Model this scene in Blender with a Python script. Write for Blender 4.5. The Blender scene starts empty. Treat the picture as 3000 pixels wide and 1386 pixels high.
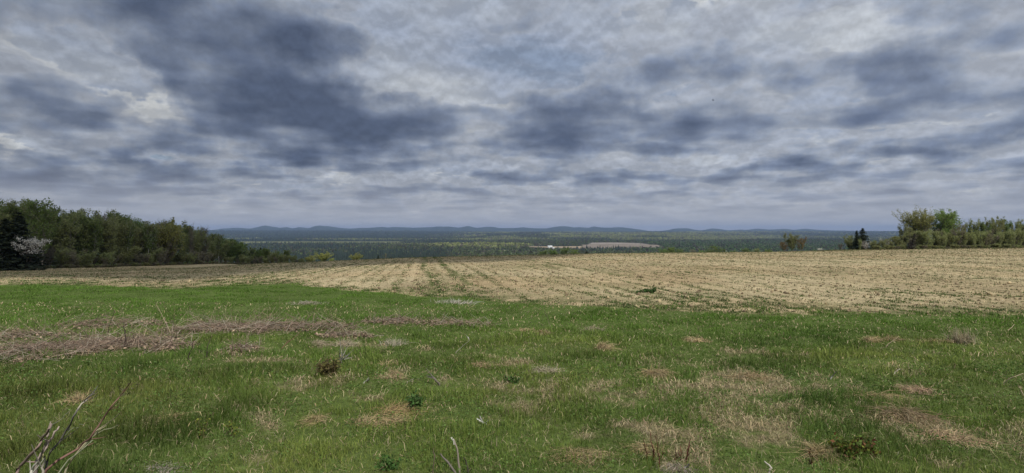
import bpy, math, time
import numpy as np
from mathutils import Vector

T0 = time.time()
C = bpy.context.scene
COL = C.collection
RNG = np.random.default_rng(7)
F = 1637.0            # focal length in photo pixels (3000 wide)
CX, HY = 1500.0, 676.0  # principal column, true horizon row
EYE = 1.7
PI = math.pi


def U(px):
    return (np.asarray(px, float) - CX) / F


def W(py):
    return (np.asarray(py, float) - HY) / F


# ------------------------------------------------------------------ noise
def _hash(ix, iy, s):
    h = (ix.astype(np.int64) * 374761393 + iy.astype(np.int64) * 668265263 + s * 974634541) & 0xFFFFFFFF
    h = ((h ^ (h >> 13)) * 1274126177) & 0xFFFFFFFF
    h = h ^ (h >> 16)
    return (h & 0xFFFFFF) / float(0xFFFFFF)


def vnoise(x, y, s=0):
    x = np.asarray(x, float); y = np.asarray(y, float)
    ix = np.floor(x); iy = np.floor(y)
    fx = x - ix; fy = y - iy
    fx = fx * fx * (3 - 2 * fx); fy = fy * fy * (3 - 2 * fy)
    a = _hash(ix, iy, s); b = _hash(ix + 1, iy, s); c = _hash(ix, iy + 1, s); d = _hash(ix + 1, iy + 1, s)
    return (a * (1 - fx) + b * fx) * (1 - fy) + (c * (1 - fx) + d * fx) * fy


def fbm(x, y, s=0, o=4, g=.5):
    t = 0; a = 1; n = 0
    for i in range(o):
        t = t + a * vnoise(x * 2 ** i + 17.3 * i, y * 2 ** i - 9.1 * i, s + i); n += a; a *= g
    return t / n


def sstep(x, a, b):
    t = np.clip((x - a) / (b - a), 0, 1)
    return t * t * (3 - 2 * t)


# ------------------------------------------------------------------ terrain
def pchip(xs, ys, xq):
    xs = np.asarray(xs, float); ys = np.asarray(ys, float)
    h = np.diff(xs); dl = np.diff(ys) / h
    m = np.zeros(len(xs))
    for i in range(1, len(xs) - 1):
        if dl[i - 1] * dl[i] > 0:
            w1 = 2 * h[i] + h[i - 1]; w2 = h[i] + 2 * h[i - 1]
            m[i] = (w1 + w2) / (w1 / dl[i - 1] + w2 / dl[i])
    m[0] = dl[0]; m[-1] = dl[-1]
    k = np.clip(np.searchsorted(xs, xq) - 1, 0, len(xs) - 2)
    t = np.clip((xq - xs[k]) / h[k], 0, 1)
    return (ys[k] * (1 + 2 * t) * (1 - t) ** 2 + m[k] * h[k] * t * (1 - t) ** 2
            + ys[k + 1] * t * t * (3 - 2 * t) + m[k + 1] * h[k] * t * t * (t - 1))


SLOPE = .0175
# photo column, grass edge distance, mid (distance, row), crest or wood edge (distance, row)
COLS = [(-700, 21.7, 50, 804, 100, 793), (0, 21.7, 50, 804, 100, 790), (300, 21, 55, 800, 125, 783),
        (450, 19.7, 60, 796, 150, 778.5), (600, 20, 60, 792, 180, 775), (700, 21, 60, 788, 190, 772),
        (850, 21.5, 50, 785, 120, 770), (1060, 18.5, 45, 779, 100, 761.5), (1250, 16.8, 42, 775, 95, 754),
        (1450, 15.6, 42, 773, 97, 750.5), (1633, 14.5, 42, 772, 100, 745.5), (1866, 13.9, 42, 771.5, 110, 742),
        (2270, 12.9, 42, 771, 115, 739), (2644, 12.6, 42, 770.5, 120, 730.5), (3000, 12.5, 42, 769.5, 125, 727),
        (3700, 12.5, 42, 769, 130, 726)]
NU, NY = 241, 420
_us = np.linspace(-1.4, 1.4, NU)
_ly = np.linspace(math.log(.5), math.log(60000), NY)
_ys = np.exp(_ly)
VALLEY = 71.7
_prof = []
for (px, yg, ym, rm, yr, rr) in COLS:
    dr = float(W(rr))
    pts = [(.5, 1.7 + SLOPE * .5), (yg, 1.7 + SLOPE * yg), (ym, float(W(rm)) * ym), (yr, dr * yr)]
    wood = px < 640
    if wood:
        pts += [(yr * 1.5, dr * yr * 1.12), (yr * 2.6, dr * yr * 1.7)]
        pts += [(700, 48), (1000, 60)]
    else:
        pts += [(yr * 1.35, dr * yr * 1.35 + 1.2), (yr * 2.2, dr * yr * 2.2 + 5), (600, dr * 600 + 9), (1000, max(dr * 1000 + 14, 55))]
    pts += [(1400, 69), (1900, VALLEY), (60000, VALLEY + .01)]
    X_ = [p[0] for p in pts]; Y_ = list(np.maximum.accumulate([p[1] for p in pts]))
    for i in range(1, len(Y_)):
        if Y_[i] <= Y_[i - 1]: Y_[i] = Y_[i - 1] + .001
    _prof.append(pchip(X_, Y_, _ys))
_prof = np.array(_prof)
_cu = U([c[0] for c in COLS])
_tab = np.array([np.interp(_us, _cu, _prof[:, j]) for j in range(NY)])
_k = np.exp(-.5 * (np.arange(-9, 10) / 3.5) ** 2); _k /= _k.sum()
_pad = np.pad(_tab, ((0, 0), (9, 9)), mode='edge')
_tab = np.array([np.convolve(r, _k, 'valid') for r in _pad])


def bumps(X, Y):
    z = 0
    for (bx, by, rx, ry, h) in [(-130, 2120, 330, 230, 15), (480, 2560, 330, 300, 13), (120, 2750, 260, 220, 4), (900, 1900, 500, 300, 10),
                                (1500, 3000, 900, 500, 9), (-900, 2500, 700, 300, 3)]:
        z = z + h * np.exp(-((X - bx) / rx) ** 2 - ((Y - by) / ry) ** 2)
    far = sstep(Y, 4300, 10000)
    z = z + far * (52 + 22 * (1 - sstep(X / np.maximum(Y, 1), -.35, .0)) + 12 * (fbm(X / 2500, Y / 1800, 31, 3) - .5)) + sstep(Y, 1500, 3000) * 16 * (fbm(X / 800, Y / 700, 5, 3) - .5) * (1 - np.exp(-(np.clip(np.abs(X + 1150) - 600, 0, None) / 250) ** 2 - (np.clip(np.abs(Y - 3200) - 550, 0, None) / 250) ** 2))
    z = z + sstep(Y, 3300, 5200) * sstep(X / np.maximum(Y, 1), -.12, .02) * (1 - sstep(X / np.maximum(Y, 1), .25, .5)) * 22 * (1 - sstep(Y, 6000, 8500))
    return z


def terrain(X, Y):
    X = np.asarray(X, float); Y = np.asarray(Y, float)
    Yc = np.maximum(Y, .5)
    u = np.clip(X / np.maximum(Y, 8), -1.39, 1.39)
    fu = (u + 1.4) / 2.8 * (NU - 1)
    fy = np.clip((np.log(Yc) - _ly[0]) / (_ly[-1] - _ly[0]) * (NY - 1), 0, NY - 1.001)
    iu = np.floor(fu).astype(int); iy = np.floor(fy).astype(int)
    iu = np.clip(iu, 0, NU - 2); a = fu - iu; b = fy - iy
    d = (_tab[iy, iu] * (1 - a) + _tab[iy, iu + 1] * a) * (1 - b) + (_tab[iy + 1, iu] * (1 - a) + _tab[iy + 1, iu + 1] * a) * b
    z = EYE - d
    z = np.where(Y < .5, EYE - 1.7 - SLOPE * Y, z)
    near = 1 - sstep(Y, 60, 200)
    z = z + near * (.10 * (fbm(X / 2.3, Y / 2.3, 11, 3) - .5) + .05 * (fbm(X / .6, Y / .6, 12, 2) - .5))
    return z + bumps(X, Y)


_yy = np.exp(np.linspace(math.log(2.2), math.log(300), 1500))


def gp(px, py):
    """ground point seen at a photo position"""
    u = float(U(px)); w = float(W(py))
    z = terrain(u * _yy, _yy)
    k = np.argmax(z >= EYE - w * _yy)
    return u * _yy[k], _yy[k], float(z[k])


EDGE = [(-900, 21.7), (0, 21.7), (250, 21.4), (450, 19.6), (560, 19.5), (640, 20.8), (850, 21.6), (1000, 19), (1200, 17), (1300, 16.4),
        (1600, 14.7), (1900, 13.9), (2300, 12.9), (3000, 12.6), (3900, 12.6)]
CREST = [(c[0], c[4]) for c in COLS]


def field_sd(X, Y):
    """>0 inside the tilled field (metres past the grass edge)"""
    u = X / np.maximum(Y, 4)
    px = u * F + CX
    e = np.interp(px, [a for a, b in EDGE], [b for a, b in EDGE])
    return Y - e + 1.0 * (fbm(X / 1.9, Y / 1.9, 21, 3) - .5) + .5 * (fbm(X / .5, Y / .5, 24, 2) - .5)


def crest_d(X, Y):
    px = X / np.maximum(Y, 4) * F + CX
    return np.interp(px, [a for a, b in CREST], [b for a, b in CREST])


def row_s(X, Y):
    return X * .9876 + Y * .157


def track(X, Y):
    s = np.mod(row_s(X, Y) + .12 * np.sin(Y * .21 + X * .1), 7.95)
    a = np.maximum(np.exp(-((s - .2) / .17) ** 2), np.exp(-((s - 1.6) / .17) ** 2))
    return np.maximum(a, .45 * np.exp(-((np.mod(row_s(X, Y) + .05 * np.sin(Y * .3), 1.987) - .9) / .13) ** 2))


def dryness(X, Y):
    """how much of last year's straw shows in the meadow"""
    n = fbm(X / .75, Y / .55, 41, 3) * .55 + fbm(X / .2, Y / .2, 44, 3) * .45
    big = fbm(X / 3.4, Y / 3.4, 47, 2)
    px = X / np.maximum(Y, 2) * F + CX
    zone = np.exp(-((px - 1980) / 620) ** 2) * (1 - sstep(Y, 8, 11)) * .13 + np.exp(-((px - 2900) / 350) ** 2) * (1 - sstep(Y, 6, 9)) * .07
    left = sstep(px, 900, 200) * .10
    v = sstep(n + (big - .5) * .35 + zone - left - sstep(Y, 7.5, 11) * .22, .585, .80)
    return v * .8


# ------------------------------------------------------------------ mesh helpers
def mesh(name, V, Fs, mat=None, col=None, smooth=False):
    """Fs: list of (n,k) index arrays"""
    me = bpy.data.meshes.new(name)
    V = np.ascontiguousarray(V, dtype=np.float32)
    me.vertices.add(len(V)); me.vertices.foreach_set('co', V.ravel())
    Fs = [f for f in Fs if len(f)]
    tot = np.concatenate([np.full(len(f), f.shape[1], np.int32) for f in Fs])
    idx = np.concatenate([f.ravel() for f in Fs]).astype(np.int32)
    st = np.concatenate([[0], np.cumsum(tot)[:-1]]).astype(np.int32)
    me.loops.add(len(idx)); me.loops.foreach_set('vertex_index', idx)
    me.polygons.add(len(tot)); me.polygons.foreach_set('loop_start', st); me.polygons.foreach_set('loop_total', tot)
    if smooth: me.polygons.foreach_set('use_smooth', np.ones(len(tot), bool))
    me.update(calc_edges=True)
    if col is not None:
        a = me.color_attributes.new('col', 'FLOAT_COLOR', 'POINT')
        c = np.ones((len(V), 4), np.float32); c[:, :3] = col
        a.data.foreach_set('color', c.ravel())
    if mat: me.materials.append(mat)
    return me


def obj(name, me, parent=None):
    o = bpy.data.objects.new(name, me); COL.objects.link(o)
    if parent: o.parent = parent
    return o


def tag(o, label=None, cat=None, group=None, kind=None):
    if label: o['label'] = label
    if cat: o['category'] = cat
    if group: o['group'] = group
    if kind: o['kind'] = kind
    return o


def empty(name, loc, label, cat, group=None, rz=0., sc=1.):
    o = bpy.data.objects.new(name, None); COL.objects.link(o)
    o.empty_display_size = .2
    o.location = loc; o.rotation_euler = (0, 0, rz)
    o.scale = sc if hasattr(sc, '__len__') else (sc, sc, sc)
    return tag(o, label, cat, group)


def norm(v):
    return v / np.maximum(np.linalg.norm(v, axis=-1, keepdims=True), 1e-9)


def tubes(P, R, S=4, cap=True):
    """P (N,K,3), R (N,K) -> verts, faces of N tapered tubes"""
    N, K, _ = P.shape
    t = np.empty_like(P)
    t[:, 1:-1] = P[:, 2:] - P[:, :-2]; t[:, 0] = P[:, 1] - P[:, 0]; t[:, -1] = P[:, -1] - P[:, -2]
    t = norm(t)
    ref = np.where(np.abs(t[..., 2:3]) > .9, np.array([1., 0, 0]), np.array([0, 0, 1.]))
    a = norm(np.cross(t, ref)); b = np.cross(t, a)
    th = np.arange(S) / S * 2 * PI
    V = P[:, :, None] + R[:, :, None, None] * (np.cos(th)[:, None] * a[:, :, None] + np.sin(th)[:, None] * b[:, :, None])
    V = V.reshape(-1, 3)
    base = (np.arange(N) * K * S)[:, None, None] + (np.arange(K - 1) * S)[None, :, None]
    s = np.arange(S)[None, None, :]; s2 = (np.arange(S) + 1) % S
    Q = np.stack([base + s, base + s2, base + S + s2, base + S + s], -1).reshape(-1, 4)
    return V, Q


class Acc:
    def __init__(self): self.V = []; self.F = []; self.C = []; self.n = 0

    def add(self, V, Q, col=None):
        if len(V) == 0: return
        self.V.append(V); self.F.append(Q + self.n); self.n += len(V)
        if col is not None:
            col = np.asarray(col, float)
            if col.ndim == 1: col = np.broadcast_to(col, (len(V), 3))
            self.C.append(col)

    def mesh(self, name, mat, smooth=False):
        d = {}
        for f in self.F: d.setdefault(f.shape[1], []).append(f)
        return mesh(name, np.concatenate(self.V), [np.concatenate(v) for v in d.values()], mat,
                    np.concatenate(self.C) if self.C else None, smooth)


def leaves(rng, c, sz, flat=0.):
    """random little diamond leaves/leaf sprays at centres c"""
    n = len(c)
    a = norm(rng.normal(size=(n, 3)) * np.array([1, 1, 1 - flat])); r = rng.normal(size=(n, 3)) * np.array([1, 1, 1 - flat])
    b = norm(np.cross(a, r))
    if flat: b = norm(np.cross(np.cross(a, norm(r * np.array([.4, .4, 1]) + [0, 0, 1e-3])), a))
    s = (sz * rng.uniform(.55, 1.45, n))[:, None]
    bend = norm(np.cross(a, b)) * s * .25
    V = np.stack([c - a * s, c + b * s * .55 + bend, c + a * s, c - b * s * .55 + bend], 1).reshape(-1, 3)
    Q = np.arange(n * 4).reshape(-1, 4)
    return V, Q


# ------------------------------------------------------------------ materials
class NT:
    def __init__(self, nt): self.t = nt; nt.nodes.clear()

    def n(self, typ, ins=None, **kw):
        nd = self.t.nodes.new(typ)
        for k, v in kw.items(): setattr(nd, k, v)
        for k, v in (ins or {}).items():
            if isinstance(v, bpy.types.NodeSocket): self.t.links.new(v, nd.inputs[k])
            else: nd.inputs[k].default_value = v
        return nd

    def m(self, op, a, b=0., c=None, clamp=False):
        nd = self.t.nodes.new('ShaderNodeMath'); nd.operation = op; nd.use_clamp = clamp
        for i, v in enumerate((a, b) + ((c,) if c is not None else ())):
            if isinstance(v, bpy.types.NodeSocket): self.t.links.new(v, nd.inputs[i])
            else: nd.inputs[i].default_value = v
        return nd.outputs[0]

    def link(self, a, b): self.t.links.new(a, b)


def ramp(nt, fac, stops, interp='LINEAR'):
    r = nt.n('ShaderNodeValToRGB', {'Fac': fac}); cr = r.color_ramp; cr.interpolation = interp
    while len(cr.elements) < len(stops): cr.elements.new(.5)
    for e, (p, c) in zip(cr.elements, stops):
        e.position = p; e.color = (*c, 1)
    return r.outputs['Color']


def newmat(name):
    m = bpy.data.materials.new(name); m.use_nodes = True
    return m, NT(m.node_tree)


def leafmat(name, c1, c2, trans=.35, attr=False, c3=None):
    m, t = newmat(name)
    out = t.n('ShaderNodeOutputMaterial')
    g = t.n('ShaderNodeNewGeometry')
    oi = t.n('ShaderNodeObjectInfo')
    r = g.outputs['Random Per Island']
    if attr:
        a = t.n('ShaderNodeAttribute', attribute_name='col')
        v = t.n('ShaderNodeHueSaturation', {'Color': a.outputs['Color'], 'Value': t.m('MULTIPLY_ADD', r, .5, .75)})
        colr = v.outputs['Color']
    else:
        st = [(0, c1), (1, c2)] if c3 is None else [(0, c1), (.6, c2), (1, c3)]
        base = ramp(t, r, st)
        v = t.n('ShaderNodeHueSaturation', {'Color': base, 'Hue': t.m('MULTIPLY_ADD', oi.outputs['Random'], .026, .487),
                                            'Value': t.m('MULTIPLY_ADD', oi.outputs['Random'], .4, .8)})
        colr = v.outputs['Color']
    d = t.n('ShaderNodeBsdfPrincipled', {'Base Color': colr, 'Roughness': .6, 'Specular IOR Level': .25})
    if trans > 0:
        tr = t.n('ShaderNodeBsdfTranslucent', {'Color': colr})
        mx = t.n('ShaderNodeMixShader', {'Fac': trans}); t.link(d.outputs[0], mx.inputs[1]); t.link(tr.outputs[0], mx.inputs[2])
        t.link(mx.outputs[0], out.inputs[0])
    else:
        t.link(d.outputs[0], out.inputs[0])
    return m


def barkmat(name, c1, c2, scale=9.):
    m, t = newmat(name)
    out = t.n('ShaderNodeOutputMaterial')
    tc = t.n('ShaderNodeTexCoord')
    nz = t.n('ShaderNodeTexNoise', {'Vector': tc.outputs['Object'], 'Scale': scale, 'Detail': 4.})
    colr = ramp(t, nz.outputs['Fac'], [(.3, c1), (.7, c2)])
    bp = t.n('ShaderNodeBump', {'Height': nz.outputs['Fac'], 'Strength': .4, 'Distance': .02})
    d = t.n('ShaderNodeBsdfPrincipled', {'Base Color': colr, 'Roughness': .85, 'Specular IOR Level': .2, 'Normal': bp.outputs[0]})
    t.link(d.outputs[0], out.inputs[0])
    return m


def attrmat(name, rough=.9, noise=None, spec=.1):
    """base colour from the mesh's own albedo attribute with a little procedural mottling"""
    m, t = newmat(name)
    out = t.n('ShaderNodeOutputMaterial')
    a = t.n('ShaderNodeAttribute', attribute_name='col')
    g = t.n('ShaderNodeNewGeometry')
    v = t.m('MULTIPLY_ADD', g.outputs['Random Per Island'], .6, .7)
    hs = t.n('ShaderNodeHueSaturation', {'Color': a.outputs['Color'], 'Value': v})
    d = t.n('ShaderNodeBsdfPrincipled', {'Base Color': hs.outputs['Color'], 'Roughness': rough, 'Specular IOR Level': spec})
    t.link(d.outputs[0], out.inputs[0])
    return m


def groundmat(name, field=False):
    m, t = newmat(name)
    out = t.n('ShaderNodeOutputMaterial')
    a = t.n('ShaderNodeAttribute', attribute_name='col')
    tc = t.n('ShaderNodeTexCoord')
    P = tc.outputs['Object']
    n1 = t.n('ShaderNodeTexNoise', {'Vector': P, 'Scale': 7. if field else 14., 'Detail': 7., 'Roughness': .65}).outputs['Fac']
    n2 = t.n('ShaderNodeTexNoise', {'Vector': P, 'Scale': .6, 'Detail': 3.}).outputs['Fac']
    v = t.m('ADD', t.m('MULTIPLY_ADD', n1, 1.5 if field else 1.8, .25 if field else .0), t.m('MULTIPLY_ADD', n2, .5, -.25))
    hs = t.n('ShaderNodeHueSaturation', {'Color': a.outputs['Color'], 'Value': v})
    bp = t.n('ShaderNodeBump', {'Height': n1, 'Strength': .9 if field else .6, 'Distance': .06})
    d = t.n('ShaderNodeBsdfPrincipled', {'Base Color': hs.outputs['Color'], 'Roughness': .95, 'Specular IOR Level': .05, 'Normal': bp.outputs[0]})
    t.link(d.outputs[0], out.inputs[0])
    return m


# ------------------------------------------------------------------ sun, sky, camera
SUN_EL, SUN_AZ = math.radians(51), math.radians(150)
SV = np.array([math.cos(SUN_EL) * math.sin(SUN_AZ), math.cos(SUN_EL) * math.cos(SUN_AZ), math.sin(SUN_EL)])
sl = bpy.data.lights.new('sun', 'SUN'); sl.energy = 3.6; sl.angle = math.radians(.5); sl.color = (1, .955, .88)
so = bpy.data.objects.new('sun', sl); COL.objects.link(so)
so.rotation_euler = Vector(SV).to_track_quat('Z', 'Y').to_euler()
so.location = (100, -100, 150)

BG = .1
NSL, HSTEP, NSC, TH0, TH1, MAMT, WARP, SEEDZ = 9, .075, 1.75, .405, .60, .60, .22, 2.35


def s2l(c):
    c = np.array(c, float) / 255
    return tuple(np.where(c <= .04045, c / 12.92, ((c + .055) / 1.055) ** 2.4) / BG / 10)   # ramp colours stay under 1


w = bpy.data.worlds.new('World'); C.world = w; w.use_nodes = True
t = NT(w.node_tree)
out = t.n('ShaderNodeOutputWorld')
tc = t.n('ShaderNodeTexCoord')
D = tc.outputs['Generated']
sx = t.n('ShaderNodeSeparateXYZ', {0: D})
dx, dy, dz = sx.outputs
az = t.m('ARCTAN2', dx, dy)
el = t.m('ARCSINE', dz)
zc = t.m('ADD', t.m('MAXIMUM', dz, 0.), .15)
Q = t.n('ShaderNodeCombineXYZ', {0: t.m('DIVIDE', dx, zc), 1: t.m('DIVIDE', dy, zc), 2: 0.}).outputs[0]
A = t.n('ShaderNodeCombineXYZ', {0: az, 1: el, 2: 0.}).outputs[0]
# gentle warp of the cloud-mass layout so outlines are ragged
wn = t.n('ShaderNodeTexNoise', {'Vector': A, 'Scale': 7., 'Detail': 5., 'Roughness': .6})
wsub = t.n('ShaderNodeVectorMath', {0: wn.outputs['Color'], 1: (.5, .5, .5)}, operation='SUBTRACT')
wscl = t.n('ShaderNodeVectorMath', {0: wsub.outputs[0], 1: (.20, .085, 0)}, operation='MULTIPLY')
Aw = t.n('ShaderNodeVectorMath', {0: A, 1: wscl.outputs[0]}, operation='ADD').outputs[0]
# cloud masses: photo px centre, radii, tilt (deg, + = falling to the right), amount (+ dark, - bright)
MASS = [
    (800, 215, 560, 235, 16, .30), (900, 330, 520, 110, 10, .26), (560, 40, 330, 110, 0, .16), (130, 255, 330, 80, 18, .20), (80, 60, 260, 90, 10, .10),
    (620, 400, 480, 55, 8, .20), (1150, 415, 300, 45, 2, .14), (330, 545, 520, 45, 3, .24), (60, 480, 320, 50, 6, .14), (1000, 470, 260, 26, 0, .10),
    (980, 4, 130, 22, 0, .22), (1330, 300, 160, 60, 0, .06), (1680, 350, 420, 75, 2, .22), (2000, 390, 330, 70, 0, .17), (1500, 425, 260, 40, 0, .14),
    (2560, 215, 250, 60, -4, .14), (2800, 160, 330, 90, -6, .10), (2900, 400, 330, 70, -8, .14), (2250, 500, 330, 36, 0, .12), (1650, 520, 300, 34, 0, .12),
    (2560, 330, 260, 50, -10, .10), (1900, 200, 200, 60, 0, .06), (2180, 60, 160, 40, 0, .04), (1080, 565, 200, 16, 0, .10), (2450, 470, 300, 30, 0, .10),
    (210, 130, 200, 75, 22, -.28), (390, 255, 250, 60, 32, -.26), (490, 462, 75, 34, 10, -.30), (60, 310, 120, 40, 20, -.08), (1120, 205, 170, 80, 0, -.40),
    (1150, 70, 280, 90, 10, -.30), (1480, 70, 520, 150, 0, -.30), (1270, 245, 190, 80, -8, -.34), (1430, 250, 200, 70, 0, -.26), (1750, 255, 260, 60, 6, -.17),
    (2430, 262, 120, 62, 0, -.24), (2320, 330, 220, 46, 0, -.14), (2300, 120, 330, 80, 0, -.22), (2600, 60, 330, 80, 0, -.22), (850, 520, 170, 26, 0, -.20),
    (700, 590, 420, 34, 0, -.12), (1340, 505, 120, 30, 0, -.16), (1600, 540, 420, 40, 0, -.06), (2200, 430, 260, 40, -6, -.10), (1390, 405, 170, 32, 0, -.10),
    (1595, 183, 170, 80, 0, -.30), (2650, 430, 300, 34, -6, -.10), (2850, 290, 240, 50, -8, -.18), (2150, 560, 500, 40, 0, -.05), (560, 365, 230, 26, 8, -.10), (150, 430, 330, 26, 10, -.12),
]
acc = None
for (px, py, rx, ry, tilt, amt) in MASS:
    u0 = float(U(px)); w0 = -float(W(py)); a0 = math.atan(u0); e0 = math.atan(w0 * math.cos(a0))
    sxr = rx / F * math.cos(a0) ** 2 * 1.25; syr = ry / F * math.cos(a0) * 1.25
    mp = t.n('ShaderNodeMapping', {'Vector': Aw, 'Location': (a0, e0, 0), 'Rotation': (0, 0, -math.radians(tilt)), 'Scale': (sxr, syr, 1)}, vector_type='TEXTURE')
    gr = t.n('ShaderNodeTexGradient', {'Vector': mp.outputs[0]}, gradient_type='SPHERICAL')
    mr = t.n('ShaderNodeMapRange', {'Value': gr.outputs['Fac'], 1: 0., 2: .85, 3: 0., 4: amt}, interpolation_type='SMOOTHSTEP')
    acc = mr.outputs[0] if acc is None else t.m('ADD', acc, mr.outputs[0])


def cn(vec, scale, det, rough, dist=0., off=None):
    v = vec
    if off is not None: v = t.n('ShaderNodeVectorMath', {0: vec, 1: off}, operation='ADD').outputs[0]
    return t.n('ShaderNodeTexNoise', {'Vector': v, 'Scale': scale, 'Detail': det, 'Roughness': rough, 'Distortion': dist}).outputs['Fac']


# cumulus deck as a stack of slices through 3-D noise: dark flat undersides first, bright flanks behind and above them
sky = t.n('ShaderNodeTexSky', sky_type='NISHITA', sun_disc=False, sun_elevation=SUN_EL, sun_rotation=SUN_AZ, altitude=200., air_density=1., dust_density=1.5)
skc = t.n('ShaderNodeVectorMath', {0: sky.outputs[0], 3: .55}, operation='SCALE').outputs[0]


def V3(c): return tuple(np.array(s2l(c)) * 10)


def mixc(f, a_, b_):
    nd = t.t.nodes.new('ShaderNodeMixRGB')
    for i, v in enumerate((f, a_, b_)):
        if isinstance(v, bpy.types.NodeSocket): t.link(v, nd.inputs[i])
        else: nd.inputs[i].default_value = v if i == 0 else (*v, 1)
    return nd.outputs[0]


zq = t.m('ADD', t.m('MAXIMUM', dz, 0.), .11)
qx, qy = t.m('DIVIDE', dx, zq), t.m('DIVIDE', dy, zq)
wv_ = t.n('ShaderNodeTexNoise', {'Vector': t.n('ShaderNodeCombineXYZ', {0: qx, 1: qy, 2: .3}).outputs[0], 'Scale': 2.2, 'Detail': 3.})
wv2 = t.n('ShaderNodeVectorMath', {0: t.n('ShaderNodeVectorMath', {0: wv_.outputs['Color'], 1: (.5, .5, .5)}, operation='SUBTRACT').outputs[0], 3: WARP}, operation='SCALE').outputs[0]
high = t.n('ShaderNodeTexNoise', {'Vector': t.n('ShaderNodeCombineXYZ', {0: t.m('MULTIPLY', qx, 2.), 1: t.m('MULTIPLY', qy, 2.), 2: 5.}).outputs[0], 'Scale': .55, 'Detail': 7., 'Roughness': .58}).outputs['Fac']
bgc = ramp(t, high, [(.30, s2l((138, 152, 182))), (.5, s2l((150, 160, 181))), (.68, s2l((172, 179, 193)))])
bgc = t.n('ShaderNodeVectorMath', {0: bgc, 3: 10.}, operation='SCALE').outputs[0]
gap = t.n('ShaderNodeMapRange', {'Value': high, 1: .44, 2: .34, 3: 0., 4: .35}, interpolation_type='SMOOTHSTEP').outputs[0]
col_ = mixc(gap, bgc, skc)
def puff(off):
    o1 = t.n('ShaderNodeVectorMath', {0: A, 1: (0, off, 0)}, operation='ADD').outputs[0]
    nA = t.n('ShaderNodeTexNoise', {'Vector': t.n('ShaderNodeVectorMath', {0: o1, 1: (1., 1.3, 1.)}, operation='MULTIPLY').outputs[0], 'Scale': 15., 'Detail': 8., 'Roughness': .58}).outputs['Fac']
    nB = t.n('ShaderNodeTexNoise', {'Vector': t.n('ShaderNodeVectorMath', {0: o1, 1: (1., 1.45, 1.)}, operation='MULTIPLY').outputs[0], 'Scale': 24., 'Detail': 6., 'Roughness': .58}).outputs['Fac']
    return t.m('ADD', t.m('MULTIPLY', nA, elm), t.m('MULTIPLY', nB, t.m('SUBTRACT', 1., elm)))


elm = t.n('ShaderNodeMapRange', {'Value': el, 1: .10, 2: .24, 3: 0., 4: 1.}, interpolation_type='SMOOTHSTEP').outputs[0]
n0_ = puff(0.)
emb = t.m('SUBTRACT', n0_, puff(.010))
emb = t.m('MINIMUM', t.m('MAXIMUM', t.m('MULTIPLY_ADD', emb, 1.6, 1.), .88), 1.25)
nAB = t.m('SUBTRACT', n0_, .5)
leftd = t.m('MULTIPLY_ADD', az, .20, 1.06)
for k in range(NSL - 1, -1, -1):
    h = 1. + HSTEP * k
    vec = t.n('ShaderNodeCombineXYZ', {0: t.m('MULTIPLY', qx, h), 1: t.m('MULTIPLY', qy, h), 2: h * 1.6 + SEEDZ}).outputs[0]
    vec = t.n('ShaderNodeVectorMath', {0: vec, 1: wv2}, operation='ADD').outputs[0]
    n_ = t.n('ShaderNodeTexNoise', {'Vector': vec, 'Scale': NSC, 'Detail': 2.5 if k == 0 else 3., 'Roughness': .5}).outputs['Fac']
    f_ = k / (NSL - 1)
    dn = t.m('ADD', t.m('SUBTRACT', n_, TH0 + (TH1 - TH0) * f_ ** .8), t.m('MULTIPLY', acc, MAMT))
    dn = t.m('ADD', dn, t.m('MULTIPLY', nAB, .33 if k == 0 else .52))
    al = t.n('ShaderNodeMapRange', {'Value': dn, 1: 0., 2: .09 if k == 0 else .045 + .03 * f_, 3: 0., 4: 1. if k == 0 else .7}, interpolation_type='SMOOTHSTEP').outputs[0]
    if k == 0:
        th_ = t.n('ShaderNodeMapRange', {'Value': dn, 1: .0, 2: .42, 3: 0., 4: 1.}).outputs[0]
        th_ = t.m('ADD', th_, t.m('MULTIPLY', nAB, .5))
        ck = ramp(t, th_, [(0, s2l((160, 167, 184))), (.25, s2l((138, 148, 169))), (.5, s2l((112, 124, 149))), (.8, s2l((90, 102, 128))), (1., s2l((78, 90, 116)))])
        ck = t.n('ShaderNodeVectorMath', {0: ck, 3: 10.}, operation='SCALE').outputs[0]
    else:
        lo, hi = np.array((138, 147, 168.)), np.array((196, 200, 207.))
        ck = V3(lo + (hi - lo) * min(1, f_ * 1.25))
    col_ = mixc(al, col_, ck)
leftd = t.m('MINIMUM', t.m('MAXIMUM', leftd, .80), 1.13)
col_ = t.n('ShaderNodeVectorMath', {0: col_, 3: t.m('MULTIPLY', leftd, emb)}, operation='SCALE').outputs[0]
col_ = t.n('ShaderNodeVectorMath', {0: col_, 1: (1.075, 1.05, .965)}, operation='MULTIPLY').outputs[0]
# towards the horizon the cloud deck melts into pale air
hz = t.n('ShaderNodeMapRange', {'Value': el, 1: .0, 2: .11, 3: .85, 4: 0.}, interpolation_type='SMOOTHSTEP').outputs[0]
mix2 = t.t.nodes.new('ShaderNodeMixRGB'); t.link(hz, mix2.inputs[0]); t.link(col_, mix2.inputs[1])
hc = np.array(s2l((176, 179, 187))) * 10
mix2.inputs[2].default_value = (*hc, 1)
bg = t.n('ShaderNodeBackground', {'Color': mix2.outputs[0], 'Strength': BG})
t.link(bg.outputs[0], out.inputs[0])

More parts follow.
